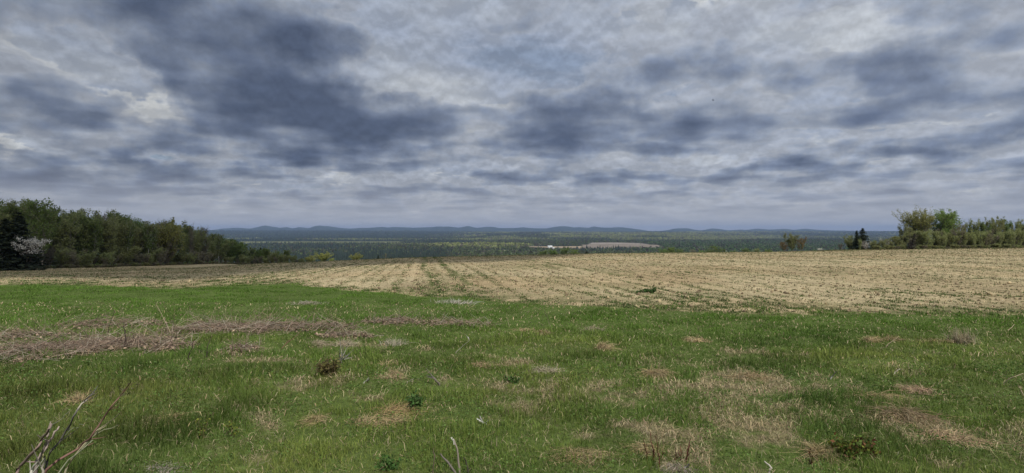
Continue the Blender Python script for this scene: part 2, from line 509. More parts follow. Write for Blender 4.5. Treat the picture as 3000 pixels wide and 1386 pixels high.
cam = bpy.data.cameras.new('camera'); co = bpy.data.objects.new('camera', cam); COL.objects.link(co)
co.location = (0, 0, EYE); co.rotation_euler = (PI / 2, 0, 0)
cam.sensor_width = 36; cam.lens = 36 * F / 3000; cam.shift_y = (HY - 693) / 3000
cam.clip_start = .05; cam.clip_end = 90000
C.camera = co
C.view_settings.view_transform = 'Standard'; C.view_settings.look = 'None'
C.view_settings.exposure = 0; C.view_settings.gamma = 1
C.cycles.use_denoising = True
C.cycles.max_bounces = 6; C.cycles.diffuse_bounces = 2; C.cycles.glossy_bounces = 1; C.cycles.transmission_bounces = 4
C.cycles.volume_bounces = 0; C.cycles.transparent_max_bounces = 4

# ------------------------------------------------------------------ ground sheet, split into meadow/valley ground and tilled field
GRASS_A = np.array([.105, .145, .040]); STRAW_A = np.array([.30, .245, .14]); SOIL = np.array([.43, .355, .215])


def build_ground():
    front = np.concatenate([np.linspace(-56, -46, 20)[:-1], np.linspace(-46, 46, 760), np.linspace(46, 56, 20)[1:]])
    rest = np.linspace(56, 304, 40)[1:-1]
    th = np.radians(np.concatenate([front, rest])); NA = len(th)
    r = np.concatenate([[.6, 1.2, 2.], np.exp(np.linspace(math.log(2.6), math.log(150), 430)), np.exp(np.linspace(math.log(150), math.log(45000), 190))[1:]])
    NR = len(r)
    X = r[:, None] * np.sin(th); Y = r[:, None] * np.cos(th)
    Z = terrain(X, Y)
    sd = field_sd(X, Y); cr = crest_d(X, Y)
    inside = (sd > 0) & (Y < cr + 3) & (Y > 4)
    # low tilled ridges along the rows
    s = row_s(X, Y)
    Z = Z + np.where(inside, .018 * np.sin(s * 2 * PI / .78) * sstep(sd, 0, 1.5) * (1 - sstep(Y, 60, 90)) + .05 * (fbm(X / .22, Y / .22, 51, 2) - .5), 0)
    dry = dryness(X, Y)
    n = fbm(X / .35, Y / .35, 61, 3)
    cg = GRASS_A * (.75 + .5 * n)[..., None] * (1 - dry[..., None]) + STRAW_A * .8 * dry[..., None]
    soil = SOIL * (.82 + .36 * fbm(X / 1.1, Y / .9, 62, 3))[..., None]
    rowdark = (.5 + .5 * np.sin(s * 2 * PI / 2.34)) * .03
    soil = soil * (1 - rowdark[..., None])
    damp = sstep(fbm(X / 9, Y / 14, 68, 4), .42, .62)[..., None]; soil = soil * (1.06 - .20 * damp * np.array([.8, .9, 1.]))
    pink = sstep(fbm(X / 6, Y / 6, 66, 2), .5, .75)[..., None]
    soil = soil * (1 - pink) + soil * np.array([1.0, .95, .93]) * pink
    gm = np.clip(1 - sstep(sd, .2, 3.2 + 3 * (fbm(X / 4, Y / 4, 63, 2) - .3)), 0, 1) * sstep(fbm(X / .6, Y / .6, 64, 3), .34, .62) * .85
    gm = np.maximum(gm, track(X, Y) * sstep(fbm(X / 2.2, Y / 2.2, 65, 3), .36, .58) * .8)
    gm = np.maximum(gm, sstep(fbm(X / 1.5, Y / 3.5, 67, 4), .55, .72) * .3)
    cf = soil * (1 - gm[..., None]) + np.array([.10, .12, .04]) * gm[..., None]
    far = np.array([.032, .045, .018]) * (.6 + .8 * fbm(X / 260, Y / 160, 71, 4))[..., None]
    edge = np.array([.07, .11, .03])
    beyond = sstep(Y, cr + 2, cr + 9)[..., None]
    wide = sstep(Y, 200, 500)[..., None]
    co_ = np.where(inside[..., None], cf, cg)
    oth = edge * (1 - wide) + far * wide
    co_ = np.where((Y > cr + 3)[..., None] & (Y > 4)[..., None], oth, co_)
    V = np.stack([X, Y, Z], -1).reshape(-1, 3); Cc = co_.reshape(-1, 3)
    V = np.concatenate([V, [[0, 0, float(terrain(0., 0.))]]]); Cc = np.concatenate([Cc, [GRASS_A]])
    i = np.arange(NR - 1)[:, None]; j = np.arange(NA)[None]; j2 = (j + 1) % NA
    q = np.stack([i * NA + j, i * NA + j2, (i + 1) * NA + j2, (i + 1) * NA + j], -1)[:, :, ::-1]
    ins4 = inside.reshape(-1)[q].sum(-1) >= 2
    fq = q[ins4]; gq = q[~ins4]
    tri = np.stack([np.arange(NA), np.full(NA, NR * NA), (np.arange(NA) + 1) % NA], -1)[:, ::-1]
    tri = tri[:, ::-1]

    def sub(name, faces, mat):
        used = np.unique(np.concatenate([f.ravel() for f in faces]))
        mp = np.full(len(V), -1); mp[used] = np.arange(len(used))
        return mesh(name, V[used], [mp[f] for f in faces], mat, Cc[used], True)
    g = obj('ground', sub('ground', [gq, tri], groundmat('ground')))
    tag(g, 'green meadow ground in front and wooded valley floor behind the field', 'ground', kind='structure')
    f = obj('field', sub('field', [fq], groundmat('field_soil', True)))
    tag(f, 'large tilled tan field with faint straight rows beyond the meadow', 'field', kind='structure')


build_ground()
print('ground', time.time() - T0)


# ------------------------------------------------------------------ meadow grass
def sample_front(n, y0, y1, pw, um=1.12):
    """points in front of the camera, density falling as Y^-pw"""
    k = 2 - pw
    r = RNG.random(n)
    Y = (y0 ** k + r * (y1 ** k - y0 ** k)) ** (1 / k) if abs(k) > 1e-6 else y0 * (y1 / y0) ** r
    X = RNG.uniform(-um, um, n) * np.maximum(Y, 1) + RNG.normal(0, .25, n)
    return X, Y


def blades(X, Y, Z, h, wd, lean, col, bend=.5, seg=3, tipc=None):
    n = len(X)
    a = RNG.uniform(0, 2 * PI, n); la = RNG.uniform(0, 2 * PI, n)
    dirx = np.cos(la) * lean; diry = np.sin(la) * lean
    wx = np.cos(a) * wd * .5; wy = np.sin(a) * wd * .5
    up = np.sqrt(np.maximum(1 - lean ** 2, .02))
    p0 = np.stack([X, Y, Z - .01], -1)
    d1 = np.stack([dirx * .35, diry * .35, up * .6 + .15], -1)
    p1 = p0 + d1 * (h * .55)[:, None]
    d2 = np.stack([dirx * 1.2, diry * 1.2, up * .75 - bend * lean * .6], -1)
    p2 = p1 + d2 * (h * .45)[:, None]
    wv = np.stack([wx, wy, np.zeros(n)], -1)
    V = np.stack([p0 - wv, p0 + wv, p1 + wv * .8, p1 - wv * .8, p2], 1).reshape(-1, 3)
    b = np.arange(n) * 5
    Qd = np.stack([b, b + 1, b + 2, b + 3], -1); Tr = np.stack([b + 3, b + 2, b + 4], -1)
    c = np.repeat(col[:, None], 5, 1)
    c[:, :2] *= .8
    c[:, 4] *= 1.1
    return V, Qd, Tr, c.reshape(-1, 3)


def build_grass():
    m = leafmat('grass', None, None, .35, attr=True)
    X, Y = sample_front(640000, 2.3, 23, 1.3)
    sd = field_sd(X, Y); dry = dryness(X, Y)
    thin = fbm(X / .5, Y / .5, 81, 3)
    keep = (sd < .25 + 2.6 * RNG.random(len(X)) ** 3 * sstep(fbm(X / 1.3, Y / 1.3, 83, 3), .4, .6)) & (RNG.random(len(X)) > dry * .62) & (RNG.random(len(X)) < .65 + .7 * thin)
    X, Y, dry = X[keep], Y[keep], dry[keep]; n = len(X)
    Z = terrain(X, Y)
    tuft = fbm(X / .55, Y / .55, 82, 3); big = fbm(X / 2.7, Y / 2.7, 85, 2)
    h = (.05 + .10 * sstep(tuft, .38, .8)) * RNG.uniform(.55, 1.35, n) * (1 - .35 * dry)
    h = h * (1 - .35 * sstep(Y, 8, 14))
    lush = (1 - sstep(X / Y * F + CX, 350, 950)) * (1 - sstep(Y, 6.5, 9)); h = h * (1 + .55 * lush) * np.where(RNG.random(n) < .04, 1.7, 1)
    wd = .0042 * np.maximum(1, Y / 4.2) * RNG.uniform(.7, 1.3, n)
    lean = np.clip(RNG.normal(.42, .2, n), .02, .95)
    px = X / Y * F + CX
    g1 = np.array([.128, .200, .036]); g2 = np.array([.245, .285, .068]); g3 = np.array([.090, .170, .032]); st = np.array([.36, .31, .17])
    k = np.clip(fbm(X / 1.3, Y / 1.3, 86, 3) * 1.6 - .3 + RNG.normal(0, .22, n), 0, 1)[:, None]
    col = g1 * (1 - k) + g2 * k
    d = sstep(big + RNG.normal(0, .08, n), .5, .75)[:, None] * .7
    col = col * (1 - d) + g3 * d
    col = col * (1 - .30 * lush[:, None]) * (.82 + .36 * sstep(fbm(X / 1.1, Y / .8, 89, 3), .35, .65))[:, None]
    far = sstep(Y, 8.5, 12)[:, None]
    col = col * (1 - far) + (np.array([.128, .225, .036]) * (.8 + .4 * k)) * far
    isst = (RNG.random(n) < .06 * (1 - .7 * sstep(Y, 7, 11)) + .01 + .22 * dry * (Y < 11))[:, None]
    h = np.where(isst[:, 0], h * .72, h)
    col = np.where(isst, st * RNG.uniform(.6, 1.2, (n, 1)), col)
    col *= RNG.uniform(.75, 1.25, (n, 1))
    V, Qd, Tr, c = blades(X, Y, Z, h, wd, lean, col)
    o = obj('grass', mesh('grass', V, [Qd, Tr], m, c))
    tag(o, 'green spring grass covering the meadow up to the field edge', 'grass', kind='stuff')
    # straw of last year, lying flat in the bare patches
    X, Y = sample_front(330000, 2.4, 15, 1.2)
    dry = dryness(X, Y)
    keep = (RNG.random(len(X)) < dry ** 1.2 * .85 + .07)
    X, Y = X[keep], Y[keep]; n = len(X)
    Z = terrain(X, Y) + RNG.uniform(.0, .045, n)
    h = RNG.uniform(.05, .2, n); wd = .0036 * np.maximum(1, Y / 4.) * RNG.uniform(.6, 1.4, n)
    lean = np.clip(RNG.normal(.92, .1, n), .45, .995)
    col = np.array([.53, .43, .255]) * RNG.uniform(.4, 1.25, (n, 1)) * (1 + RNG.normal(0, .05, (n, 3)))
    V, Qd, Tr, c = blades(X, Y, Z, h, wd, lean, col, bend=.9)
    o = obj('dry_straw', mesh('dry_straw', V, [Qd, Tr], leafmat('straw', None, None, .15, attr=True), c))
    tag(o, 'pale dry straw lying matted between the green meadow grass', 'straw', kind='stuff')
    # clover-like low broad leaves close to the camera
    X, Y = sample_front(60000, 2.4, 7.5, 1.2)
    keep = (fbm(X / .45, Y / .45, 91, 3) > .53) & (RNG.random(len(X)) > dryness(X, Y) * .7)
    X, Y = X[keep], Y[keep]; n = len(X)
    c = np.stack([X, Y, terrain(X, Y) + RNG.uniform(.01, .09, n)], -1)
    V, Qd = leaves(RNG, c, .0085 * np.maximum(1, Y / 5), .4)
    col = np.array([.115, .195, .045]) * RNG.uniform(.6, 1.5, (n, 1)); col[RNG.random(n) < .1] = np.array([.14, .17, .035])
    o = obj('clover', mesh('clover', V, [Qd], leafmat('clover', None, None, .3, attr=True), np.repeat(col, 4, 0)))
    tag(o, 'small leafy clover and herbs mixed low in the near grass', 'ground cover', kind='stuff')


build_grass()
print('grass', time.time() - T0)


# ------------------------------------------------------------------ stubble, clods and weeds of the field
def build_field_litter():
    def pts(n, pw, y1=130):
        X, Y = sample_front(n, 12, y1, pw, 1.05)
        sd = field_sd(X, Y)
        k = (sd > .1) & (Y < crest_d(X, Y) + 2)
        return X[k], Y[k], sd[k]
    X, Y, sd = pts(210000, 1.5)
    n = len(X); Z = terrain(X, Y)
    h = RNG.uniform(.02, .075, n) * (1 + Y / 90); wd = RNG.uniform(.012, .04, n) * np.maximum(1, Y / 26)
    lean = np.clip(RNG.normal(.75, .2, n), .1, .98)
    col = np.array([.51, .43, .26]) * RNG.uniform(.45, 1.2, (n, 1)) * (1.08 - .24 * sstep(fbm(row_s(X, Y) / .9, Y / 22, 69, 3), .42, .66))[:, None]
    dk = RNG.random(n) < .22
    col[dk] = np.array([.20, .145, .085]) * RNG.uniform(.6, 1.3, (dk.sum(), 1))
    V, Qd, Tr, c = blades(X, Y, Z, h, wd, lean, col, bend=.8)
    o = obj('stubble', mesh('stubble', V, [Qd, Tr], attrmat('stubble'), c))
    tag(o, 'short broken tan stubble littering the tilled field', 'stubble', kind='stuff')
    # clods: small faceted lumps of soil
    X, Y, sd = pts(24000, 1.7)
    k = RNG.random(len(X)) < .25 + 1.2 * sstep(fbm(X / 3, Y / 3, 95, 3), .45, .7)
    X, Y = X[k], Y[k]
    n = len(X); Z = terrain(X, Y)
    s = RNG.uniform(.015, .05, n) * np.where(RNG.random(n) < .05, 1.7, 1) * (1 + Y / 120)
    base = np.array([[1, 0, 0], [0, 1, 0], [-1, 0, 0], [0, -1, 0], [0, 0, .9], [0, 0, -.4]], float)
    V = base[None] * s[:, None, None] * RNG.uniform(.6, 1.4, (n, 6, 3)) + np.stack([X, Y, Z + .01], -1)[:, None]
    b = (np.arange(n) * 6)[:, None, None]
    tri = np.array([[0, 1, 4], [1, 2, 4], [2, 3, 4], [3, 0, 4], [1, 0, 5], [2, 1, 5], [3, 2, 5], [0, 3, 5]])[None] + b
    cs = np.where((RNG.random(n) < .4)[:, None], np.array([.23, .175, .11]), np.array([.36, .285, .17])) * RNG.uniform(.6, 1.3, (n, 1))
    o = obj('soil_clods', mesh('soil_clods', V.reshape(-1, 3), [tri.reshape(-1, 3)], attrmat('soil_clods'), np.repeat(cs, 6, 0)))
    tag(o, 'brown crumbly soil clods scattered over the tilled field', 'soil', kind='stuff')
    # weeds sprouting along wheel tracks and at the rim
    X, Y, sd = pts(230000, 1.5)
    n0 = fbm(X / 1.6, Y / 1.6, 97, 3); fine = fbm(X / .35, Y / .35, 98, 2)
    tr = track(X, Y) * sstep(fbm(X / 3.2, Y / 3.2, 99, 3), .38, .62)
    rim = (1 - sstep(sd, .0, 5.5)) * .8
    p = .16 * sstep(n0, .42, .68) + .85 * tr + rim * sstep(n0, .36, .6) + .05
    px = X / Y * F + CX
    p = p + .5 * sstep(n0, .50, .68) * sstep(px, 1000, 650) * (1 - sstep(Y, 26, 40)) + .1 * sstep(px, 1700, 1100) * sstep(n0, .5, .68)
    for (bx, by, rx, ry) in [(1395, 808, 70, 10), (1270, 838, 70, 6), (1330, 842, 45, 6), (2740, 862, 95, 7), (2570, 850, 60, 6), (2860, 908, 140, 7), (2000, 800, 90, 6), (700, 812, 170, 6), (1060, 782, 40, 3)]:
        gx, gy, _ = gp(bx, by); wx = rx / F * gy; d_ = (by - HY) / F; wy = ry / F * gy / d_
        p = p + .8 * np.exp(-((X - gx) / wx) ** 2 - ((Y - gy) / wy) ** 2)
    rs_ = row_s(X, Y) + .12 * np.sin(Y * .21 + X * .1)
    p = p + 1.2 * (np.exp(-((rs_ - .2) / .2) ** 2) + np.exp(-((rs_ - 1.6) / .2) ** 2)) * sstep(fbm(X / 1.7, Y / 2.5, 119, 3), .33, .5)
    k = RNG.random(len(X)) < p * (.4 + 1.0 * fine)
    X, Y = X[k], Y[k]
    m_ = 6; n = len(X) * m_
    Xr = np.repeat(X, m_) + RNG.normal(0, .045, n); Yr = np.repeat(Y, m_) + RNG.normal(0, .045, n)
    Z = terrain(Xr, Yr)
    h = RNG.uniform(.03, .10, n) * (1 + np.repeat(Y, m_) / 160); wd = RNG.uniform(.010, .026, n) * np.maximum(1, Yr / 30)
    lean = np.clip(RNG.normal(.6, .25, n), .05, .95)
    col = np.array([.090, .140, .036]) * np.repeat(RNG.uniform(.5, 1.5, (len(X), 1)), m_, 0) * RNG.uniform(.8, 1.2, (n, 1))
    V, Qd, Tr, c = blades(Xr, Yr, Z, h, wd, lean, col)
    o = obj('field_weeds', mesh('field_weeds', V, [Qd, Tr], leafmat('weeds', None, None, .3, attr=True), c))
    tag(o, 'small green weeds sprouting in the tilled field and along its wheel tracks', 'weeds', kind='stuff')


build_field_litter()


def build_verge():
    n = 60000
    px = RNG.uniform(-350, 3500, n); Y = np.interp(px, [a for a, b in CREST], [b for a, b in CREST]) + RNG.uniform(-2.5, 2.5, n)
    X = U(px) * Y; Z = terrain(X, Y)
    amt = .25 + .75 * sstep(px, 2250, 2500) + .5 * (1 - sstep(px, 650, 800))
    k = RNG.random(n) < amt * (.3 + fbm(X / 3, Y / 3, 131, 2))
    X, Y, Z, px = X[k], Y[k], Z[k], px[k]; n = len(X)
    h = RNG.uniform(.12, .55, n) * (.5 + .5 * sstep(px, 2250, 2500) + .4 * (1 - sstep(px, 650, 800))); wd = RNG.uniform(.05, .14, n); lean = np.clip(RNG.normal(.4, .2, n), .02, .9)
    col = np.array([.10, .135, .045]) * RNG.uniform(.5, 1.4, (n, 1)); st = RNG.random(n) < .35; col[st] = np.array([.26, .21, .12]) * RNG.uniform(.5, 1.2, (st.sum(), 1))
    V, Qd, Tr, c = blades(X, Y, Z, h, wd, lean, col)
    o = obj('verge_grass', mesh('verge_grass', V, [Qd, Tr], leafmat('verge', None, None, .3, attr=True), c))
    tag(o, 'rough grass verge along the far rim of the tilled field', 'grass', kind='stuff')


build_verge()
print('field', time.time() - T0)


# ------------------------------------------------------------------ trees
def grow(seed, H=1., cb=.2, Wd=.3, nl=34, prof=None, elev=(30, 60), ntw=6, nleaf=8, lsz=.02, tr=.014, stems=1, splay=0., clump=.02, twr=.0022, upc=.25, wander=.02, sides=4, flat=0.):
    """unit-height tree: returns (wood V,Q) and leaf (V,Q)"""
    rng = np.random.default_rng(seed)
    if prof is None: prof = lambda s: np.sqrt(np.clip(1 - ((s - .45) / .6) ** 2, .03, 1))
    wood = Acc(); LC = []
    for s_ in range(stems):
        K = 8; zt = np.linspace(0, 1, K)
        a0 = rng.uniform(0, 2 * PI) if stems > 1 else 0
        sp = splay * rng.uniform(.5, 1.2) if stems > 1 else 0
        hh = H * (rng.uniform(.72, 1.) if stems > 1 else 1)
        wx = np.cumsum(rng.normal(0, wander, K)); wy = np.cumsum(rng.normal(0, wander, K)); wx -= wx[0]; wy -= wy[0]
        P = np.stack([wx * hh + math.cos(a0) * sp * zt ** 1.3, wy * hh + math.sin(a0) * sp * zt ** 1.3, zt * hh * .97], -1)
        R = tr * hh * (1 - .88 * zt) * (1.25 if stems == 1 else .75); R[0] *= 1.35
        wood.add(*tubes(P[None], R[None], max(sides, 6)))
        n = max(4, nl // stems)
        tt = np.sort(rng.uniform(cb, .97, n))
        B = np.stack([np.interp(tt, zt, P[:, i]) for i in range(3)], -1)
        aa = np.arange(n) * 2.39996 + rng.normal(0, .4, n)
        L = Wd * prof((tt - cb) / (1 - cb)) * rng.uniform(.65, 1.2, n)
        e = np.radians(rng.uniform(*elev, n))
        K2 = 5; kk = np.linspace(0, 1, K2)
        dirv = np.stack([np.cos(aa) * np.cos(e), np.sin(aa) * np.cos(e), np.sin(e)], -1)
        LP = B[:, None] + dirv[:, None] * (L[:, None] * kk)[..., None]
        LP[..., 2] += upc * L[:, None] * kk ** 2
        LP[:, 1:] += rng.normal(0, 1, (n, K2 - 1, 3)) * (L * .05)[:, None, None]
        LR = (twr * 1.6 + .30 * tr * hh * (1 - tt))[:, None] * (1 - .75 * kk)
        wood.add(*tubes(LP, LR, sides))
        # twigs
        m = n * ntw
        li = np.repeat(np.arange(n), ntw); s = rng.uniform(.22, 1., m) * (K2 - 1); i0 = np.minimum(s.astype(int), K2 - 2); f = (s - i0)[:, None]
        TB = LP[li, i0] * (1 - f) + LP[li, i0 + 1] * f
        ta = aa[li] + rng.choice([-1, 1], m) * rng.uniform(.3, 1.4, m); te = e[li] * .6 + np.radians(rng.uniform(-5, 50, m))
        TL = np.maximum(L[li] * .42 * (1.15 - .55 * s / (K2 - 1)), .03 * H) * rng.uniform(.6, 1.3, m)
        td = np.stack([np.cos(ta) * np.cos(te), np.sin(ta) * np.cos(te), np.sin(te)], -1)
        k3 = np.array([0, .5, 1.])
        TP = TB[:, None] + td[:, None] * (TL[:, None] * k3)[..., None]
        TP[:, 2, 2] += .12 * TL
        wood.add(*tubes(TP, np.full((m, 1), twr) * (1 - .6 * k3), 3))
        if nleaf:
            q = m * nleaf
            ti = np.repeat(np.arange(m), nleaf); f = rng.uniform(.15, 1.08, q)[:, None]
            LC.append(TP[ti, 0] * (1 - f) + TP[ti, 2] * f + rng.normal(0, clump, (q, 3)) * H)
    lv = leaves(rng, np.concatenate(LC), lsz, flat) if LC else None
    return wood, lv


def conifer(seed, Wd=.24, nb=150, cb=.04, droop=.25, lsz=.03, npb=26, tr=.014, gap=0.):
    rng = np.random.default_rng(seed); wood = Acc()
    zt = np.linspace(0, 1, 7); P = np.stack([zt * 0, zt * 0, zt], -1); R = tr * (1 - .92 * zt)
    wood.add(*tubes(P[None], R[None], 6))
    t_ = np.sort(rng.uniform(cb, .985, nb)); aa = np.arange(nb) * 2.39996 + rng.normal(0, .5, nb)
    L = Wd * ((1 - t_) ** .85 * .95 + .05) * rng.uniform(.55, 1.2, nb)
    if gap: L *= np.where(rng.random(nb) < gap, .35, 1)
    kk = np.linspace(0, 1, 4)
    LP = np.stack([np.cos(aa)[:, None] * L[:, None] * kk, np.sin(aa)[:, None] * L[:, None] * kk, t_[:, None] - droop * L[:, None] * kk + .18 * L[:, None] * kk ** 2], -1)
    wood.add(*tubes(LP, (.0035 * (1 - t_) + .0012)[:, None] * (1 - .7 * kk), 3))
    q = nb * npb; bi = np.repeat(np.arange(nb), npb); f = rng.uniform(.08, 1.06, q)
    c = np.stack([np.interp(f, kk, kk)] * 3, -1) * (LP[bi, 3] - LP[bi, 0]) + LP[bi, 0]
    c += rng.normal(0, 1, (q, 3)) * (np.array([.16, .16, .06]) * L[bi][:, None])
    return wood, leaves(rng, c, lsz * (.5 + .7 * (1 - t_[bi])), .35)


MB_ = {
    'bark': barkmat('bark', (.19, .165, .135), (.30, .27, .23), 40.),
    'grey_bark': barkmat('grey_bark', (.16, .145, .125), (.28, .26, .235), 40.),
    'birch_bark': barkmat('birch_bark', (.42, .40, .37), (.66, .64, .60), 25.),
    'dark_bark': barkmat('dark_bark', (.045, .038, .032), (.085, .07, .06), 40.),
    'green': leafmat('leaf_green', (.135, .195, .055), (.23, .29, .092), .5),
    'bright': leafmat('leaf_bright', (.14, .215, .045), (.25, .32, .085), .5),
    'olive': leafmat('leaf_olive', (.235, .265, .100), (.36, .385, .165), .5),
    'brown': leafmat('leaf_brown', (.18, .165, .105), (.27, .245, .16), .45),
    'rust': leafmat('leaf_rust', (.20, .12, .05), (.26, .18, .07), .45, c3=(.17, .18, .06)),
    'yellow': leafmat('leaf_yellow', (.28, .305, .085), (.40, .41, .14), .5),
    'needle': leafmat('needles', (.018, .028, .016), (.042, .058, .030), .15),
    'needle_brown': leafmat('needles_brown', (.022, .018, .015), (.05, .042, .034), .1),
    'blossom': leafmat('blossom', (.78, .76, .68), (.90, .89, .82), .35),
}
VAR = {}


def variant(key, wood, lv, wm, lm):
    zz = lv[0][:, 2] if lv is not None else wood.V[0][:, 2]
    k = 1 / np.percentile(zz, 99.6)
    wood.V = [v * k for v in wood.V]
    if lv is not None: lv = (lv[0] * k, lv[1])
    VAR[key] = (wood.mesh(key + '_wood', MB_[wm]), mesh(key + '_leaves', lv[0], [lv[1]], MB_[lm]) if lv is not None else None)


P_OVAL = None
P_HIGH = lambda s: np.sqrt(np.clip(1 - ((s - .62) / .66) ** 2, .05, 1))
P_COL = lambda s: np.clip(.55 + .5 * np.sin(s * PI) - .3 * s, .12, 1)
for i in range(4):
    variant('olive%d' % i, *grow(100 + i, cb=.10, Wd=.27, nl=54, ntw=8, nleaf=10, lsz=.0145, prof=P_HIGH, elev=(35, 68), twr=.0018), 'grey_bark', 'olive')
    variant('green%d' % i, *grow(120 + i, cb=.14, Wd=.26, nl=54, ntw=8, nleaf=11, lsz=.0150, prof=P_HIGH, elev=(35, 65), twr=.0016), 'bark', 'green')
    variant('bare%d' % i, *grow(140 + i, cb=.12, Wd=.26, nl=56, ntw=10, nleaf=4, lsz=.011, prof=P_HIGH, elev=(45, 75), twr=.0016), 'grey_bark', 'brown')
    variant('shrub%d' % i, *grow(160 + i, cb=.05, Wd=.5, nl=66, ntw=8, nleaf=8, lsz=.028, stems=6, splay=.45, elev=(25, 70), twr=.005, tr=.018, clump=.04), 'bark', 'brown')
    variant('osier%d' % i, *grow(180 + i, cb=.05, Wd=.5, nl=66, ntw=8, nleaf=9, lsz=.030, stems=6, splay=.42, elev=(25, 70), twr=.004, tr=.016, clump=.04), 'bark', 'olive')
P_FLAT = lambda s: np.clip(1.05 - .5 * s, .2, 1)
for i in range(4):
    variant('fan%d' % i, *grow(500 + i, cb=.10, Wd=.19, nl=96, ntw=9, nleaf=7, lsz=.0120, stems=6, splay=.20, elev=(56, 80), upc=.35, tr=.009, twr=.0015, prof=P_FLAT, clump=.018), 'grey_bark', 'olive')
    variant('fang%d' % i, *grow(510 + i, cb=.12, Wd=.2, nl=90, ntw=9, nleaf=8, lsz=.0130, stems=5, splay=.2, elev=(50, 78), upc=.35, tr=.010, twr=.0015, prof=P_FLAT, clump=.018), 'grey_bark', 'green')
    variant('fanb%d' % i, *grow(520 + i, cb=.06, Wd=.24, nl=90, ntw=10, nleaf=4, lsz=.014, stems=9, splay=.34, elev=(50, 80), upc=.3, tr=.008, twr=.0022, prof=P_FLAT, clump=.025), 'grey_bark', 'brown')
    variant('fano%d' % i, *grow(530 + i, cb=.04, Wd=.26, nl=90, ntw=9, nleaf=7, lsz=.017, stems=9, splay=.36, elev=(45, 80), upc=.3, tr=.008, twr=.0022, prof=P_FLAT, clump=.028), 'grey_bark', 'olive')
for i in range(3):
    variant('bright%d' % i, *grow(200 + i, cb=.12, Wd=.34, nl=54, ntw=7, nleaf=9, lsz=.017, elev=(25, 65)), 'bark', 'bright')
    variant('birch%d' % i, *grow(220 + i, cb=.48, Wd=.19, nl=44, ntw=7, nleaf=8, lsz=.0135, prof=P_HIGH, elev=(40, 70), tr=.0055), 'birch_bark', 'green')
    variant('poplar%d' % i, *grow(240 + i, cb=.06, Wd=.17, nl=80, ntw=9, nleaf=5, lsz=.0115, prof=lambda s: np.clip(1.0 - .75 * s, .1, 1), elev=(52, 76), upc=.5, tr=.011, twr=.0017), 'grey_bark', 'olive')
    variant('spruce%d' % i, *conifer(260 + i, Wd=.2 + .03 * i, nb=170, npb=24, lsz=.024, gap=.15), 'dark_bark', 'needle')
    variant('yellow%d' % i, *grow(280 + i, cb=.06, Wd=.55, nl=60, ntw=7, nleaf=9, lsz=.032, stems=5, splay=.4, elev=(20, 70), twr=.004, tr=.016, clump=.035), 'bark', 'yellow')
    variant('blossom%d' % i, *grow(300 + i, cb=.12, Wd=.55, nl=54, ntw=7, nleaf=7, lsz=.022, stems=5, splay=.5, elev=(10, 55), twr=.004, tr=.018, clump=.02, upc=.1, flat=.4), 'dark_bark', 'blossom')
    variant('tall%d' % i, *grow(320 + i, cb=.3, Wd=.22, nl=40, ntw=6, nleaf=12, lsz=.014, prof=P_HIGH, elev=(30, 65), clump=.017), 'bark', 'green')
variant('halfbloom', *grow(410, cb=.1, Wd=.5, nl=50, ntw=7, nleaf=2, lsz=.020, stems=5, splay=.5, elev=(20, 60), twr=.004, tr=.016), 'bark', 'blossom')
print('tree variants', time.time() - T0)

LEAFNAME = {'blossom': 'blossom'}


def plant(key, X, Y, H, label, name='tree', cat='tree', group=None, wid=1., rz=None, z=None, tilt=0.):
    wm, lm = VAR[key]
    z = float(terrain(X, Y)) - .03 * H ** .5 if z is None else z
    e = empty(name, (X, Y, z), label, cat, group, RNG.uniform(0, 2 * PI) if rz is None else rz, (H * wid, H * wid, H))
    if tilt: e.rotation_euler = (tilt * .3, tilt, 0)
    obj('trunk' if name.endswith('tree') or name == 'spruce' else 'stems', wm, e)
    if lm: obj('blossom' if key.startswith('blossom') else 'crown', lm, e)
    return e


def plant_px(key, px, ytop, Y, label, **kw):
    """a tree standing on the ground at distance Y whose top shows at photo row ytop"""
    X = float(U(px)) * Y
    zb = float(terrain(X, Y)); H = EYE - float(W(ytop)) * Y - zb
    return plant(key, X, Y, H, label, **kw)


# ---- the left wood: outline row of tree tops by photo column
TOP = [(-300, 600), (0, 596), (60, 588), (100, 590), (130, 606), (150, 620), (200, 613), (260, 614), (330, 619), (370, 629), (420, 634), (450, 648),
       (490, 642), (520, 652), (560, 666), (600, 676), (650, 688), (690, 704), (730, 720), (790, 728), (840, 744), (880, 752)]
topx = [a for a, b in TOP]; topy = [b for a, b in TOP]


def wood_edge(px): return float(np.interp(px, [c[0] for c in COLS], [c[4] for c in COLS]))


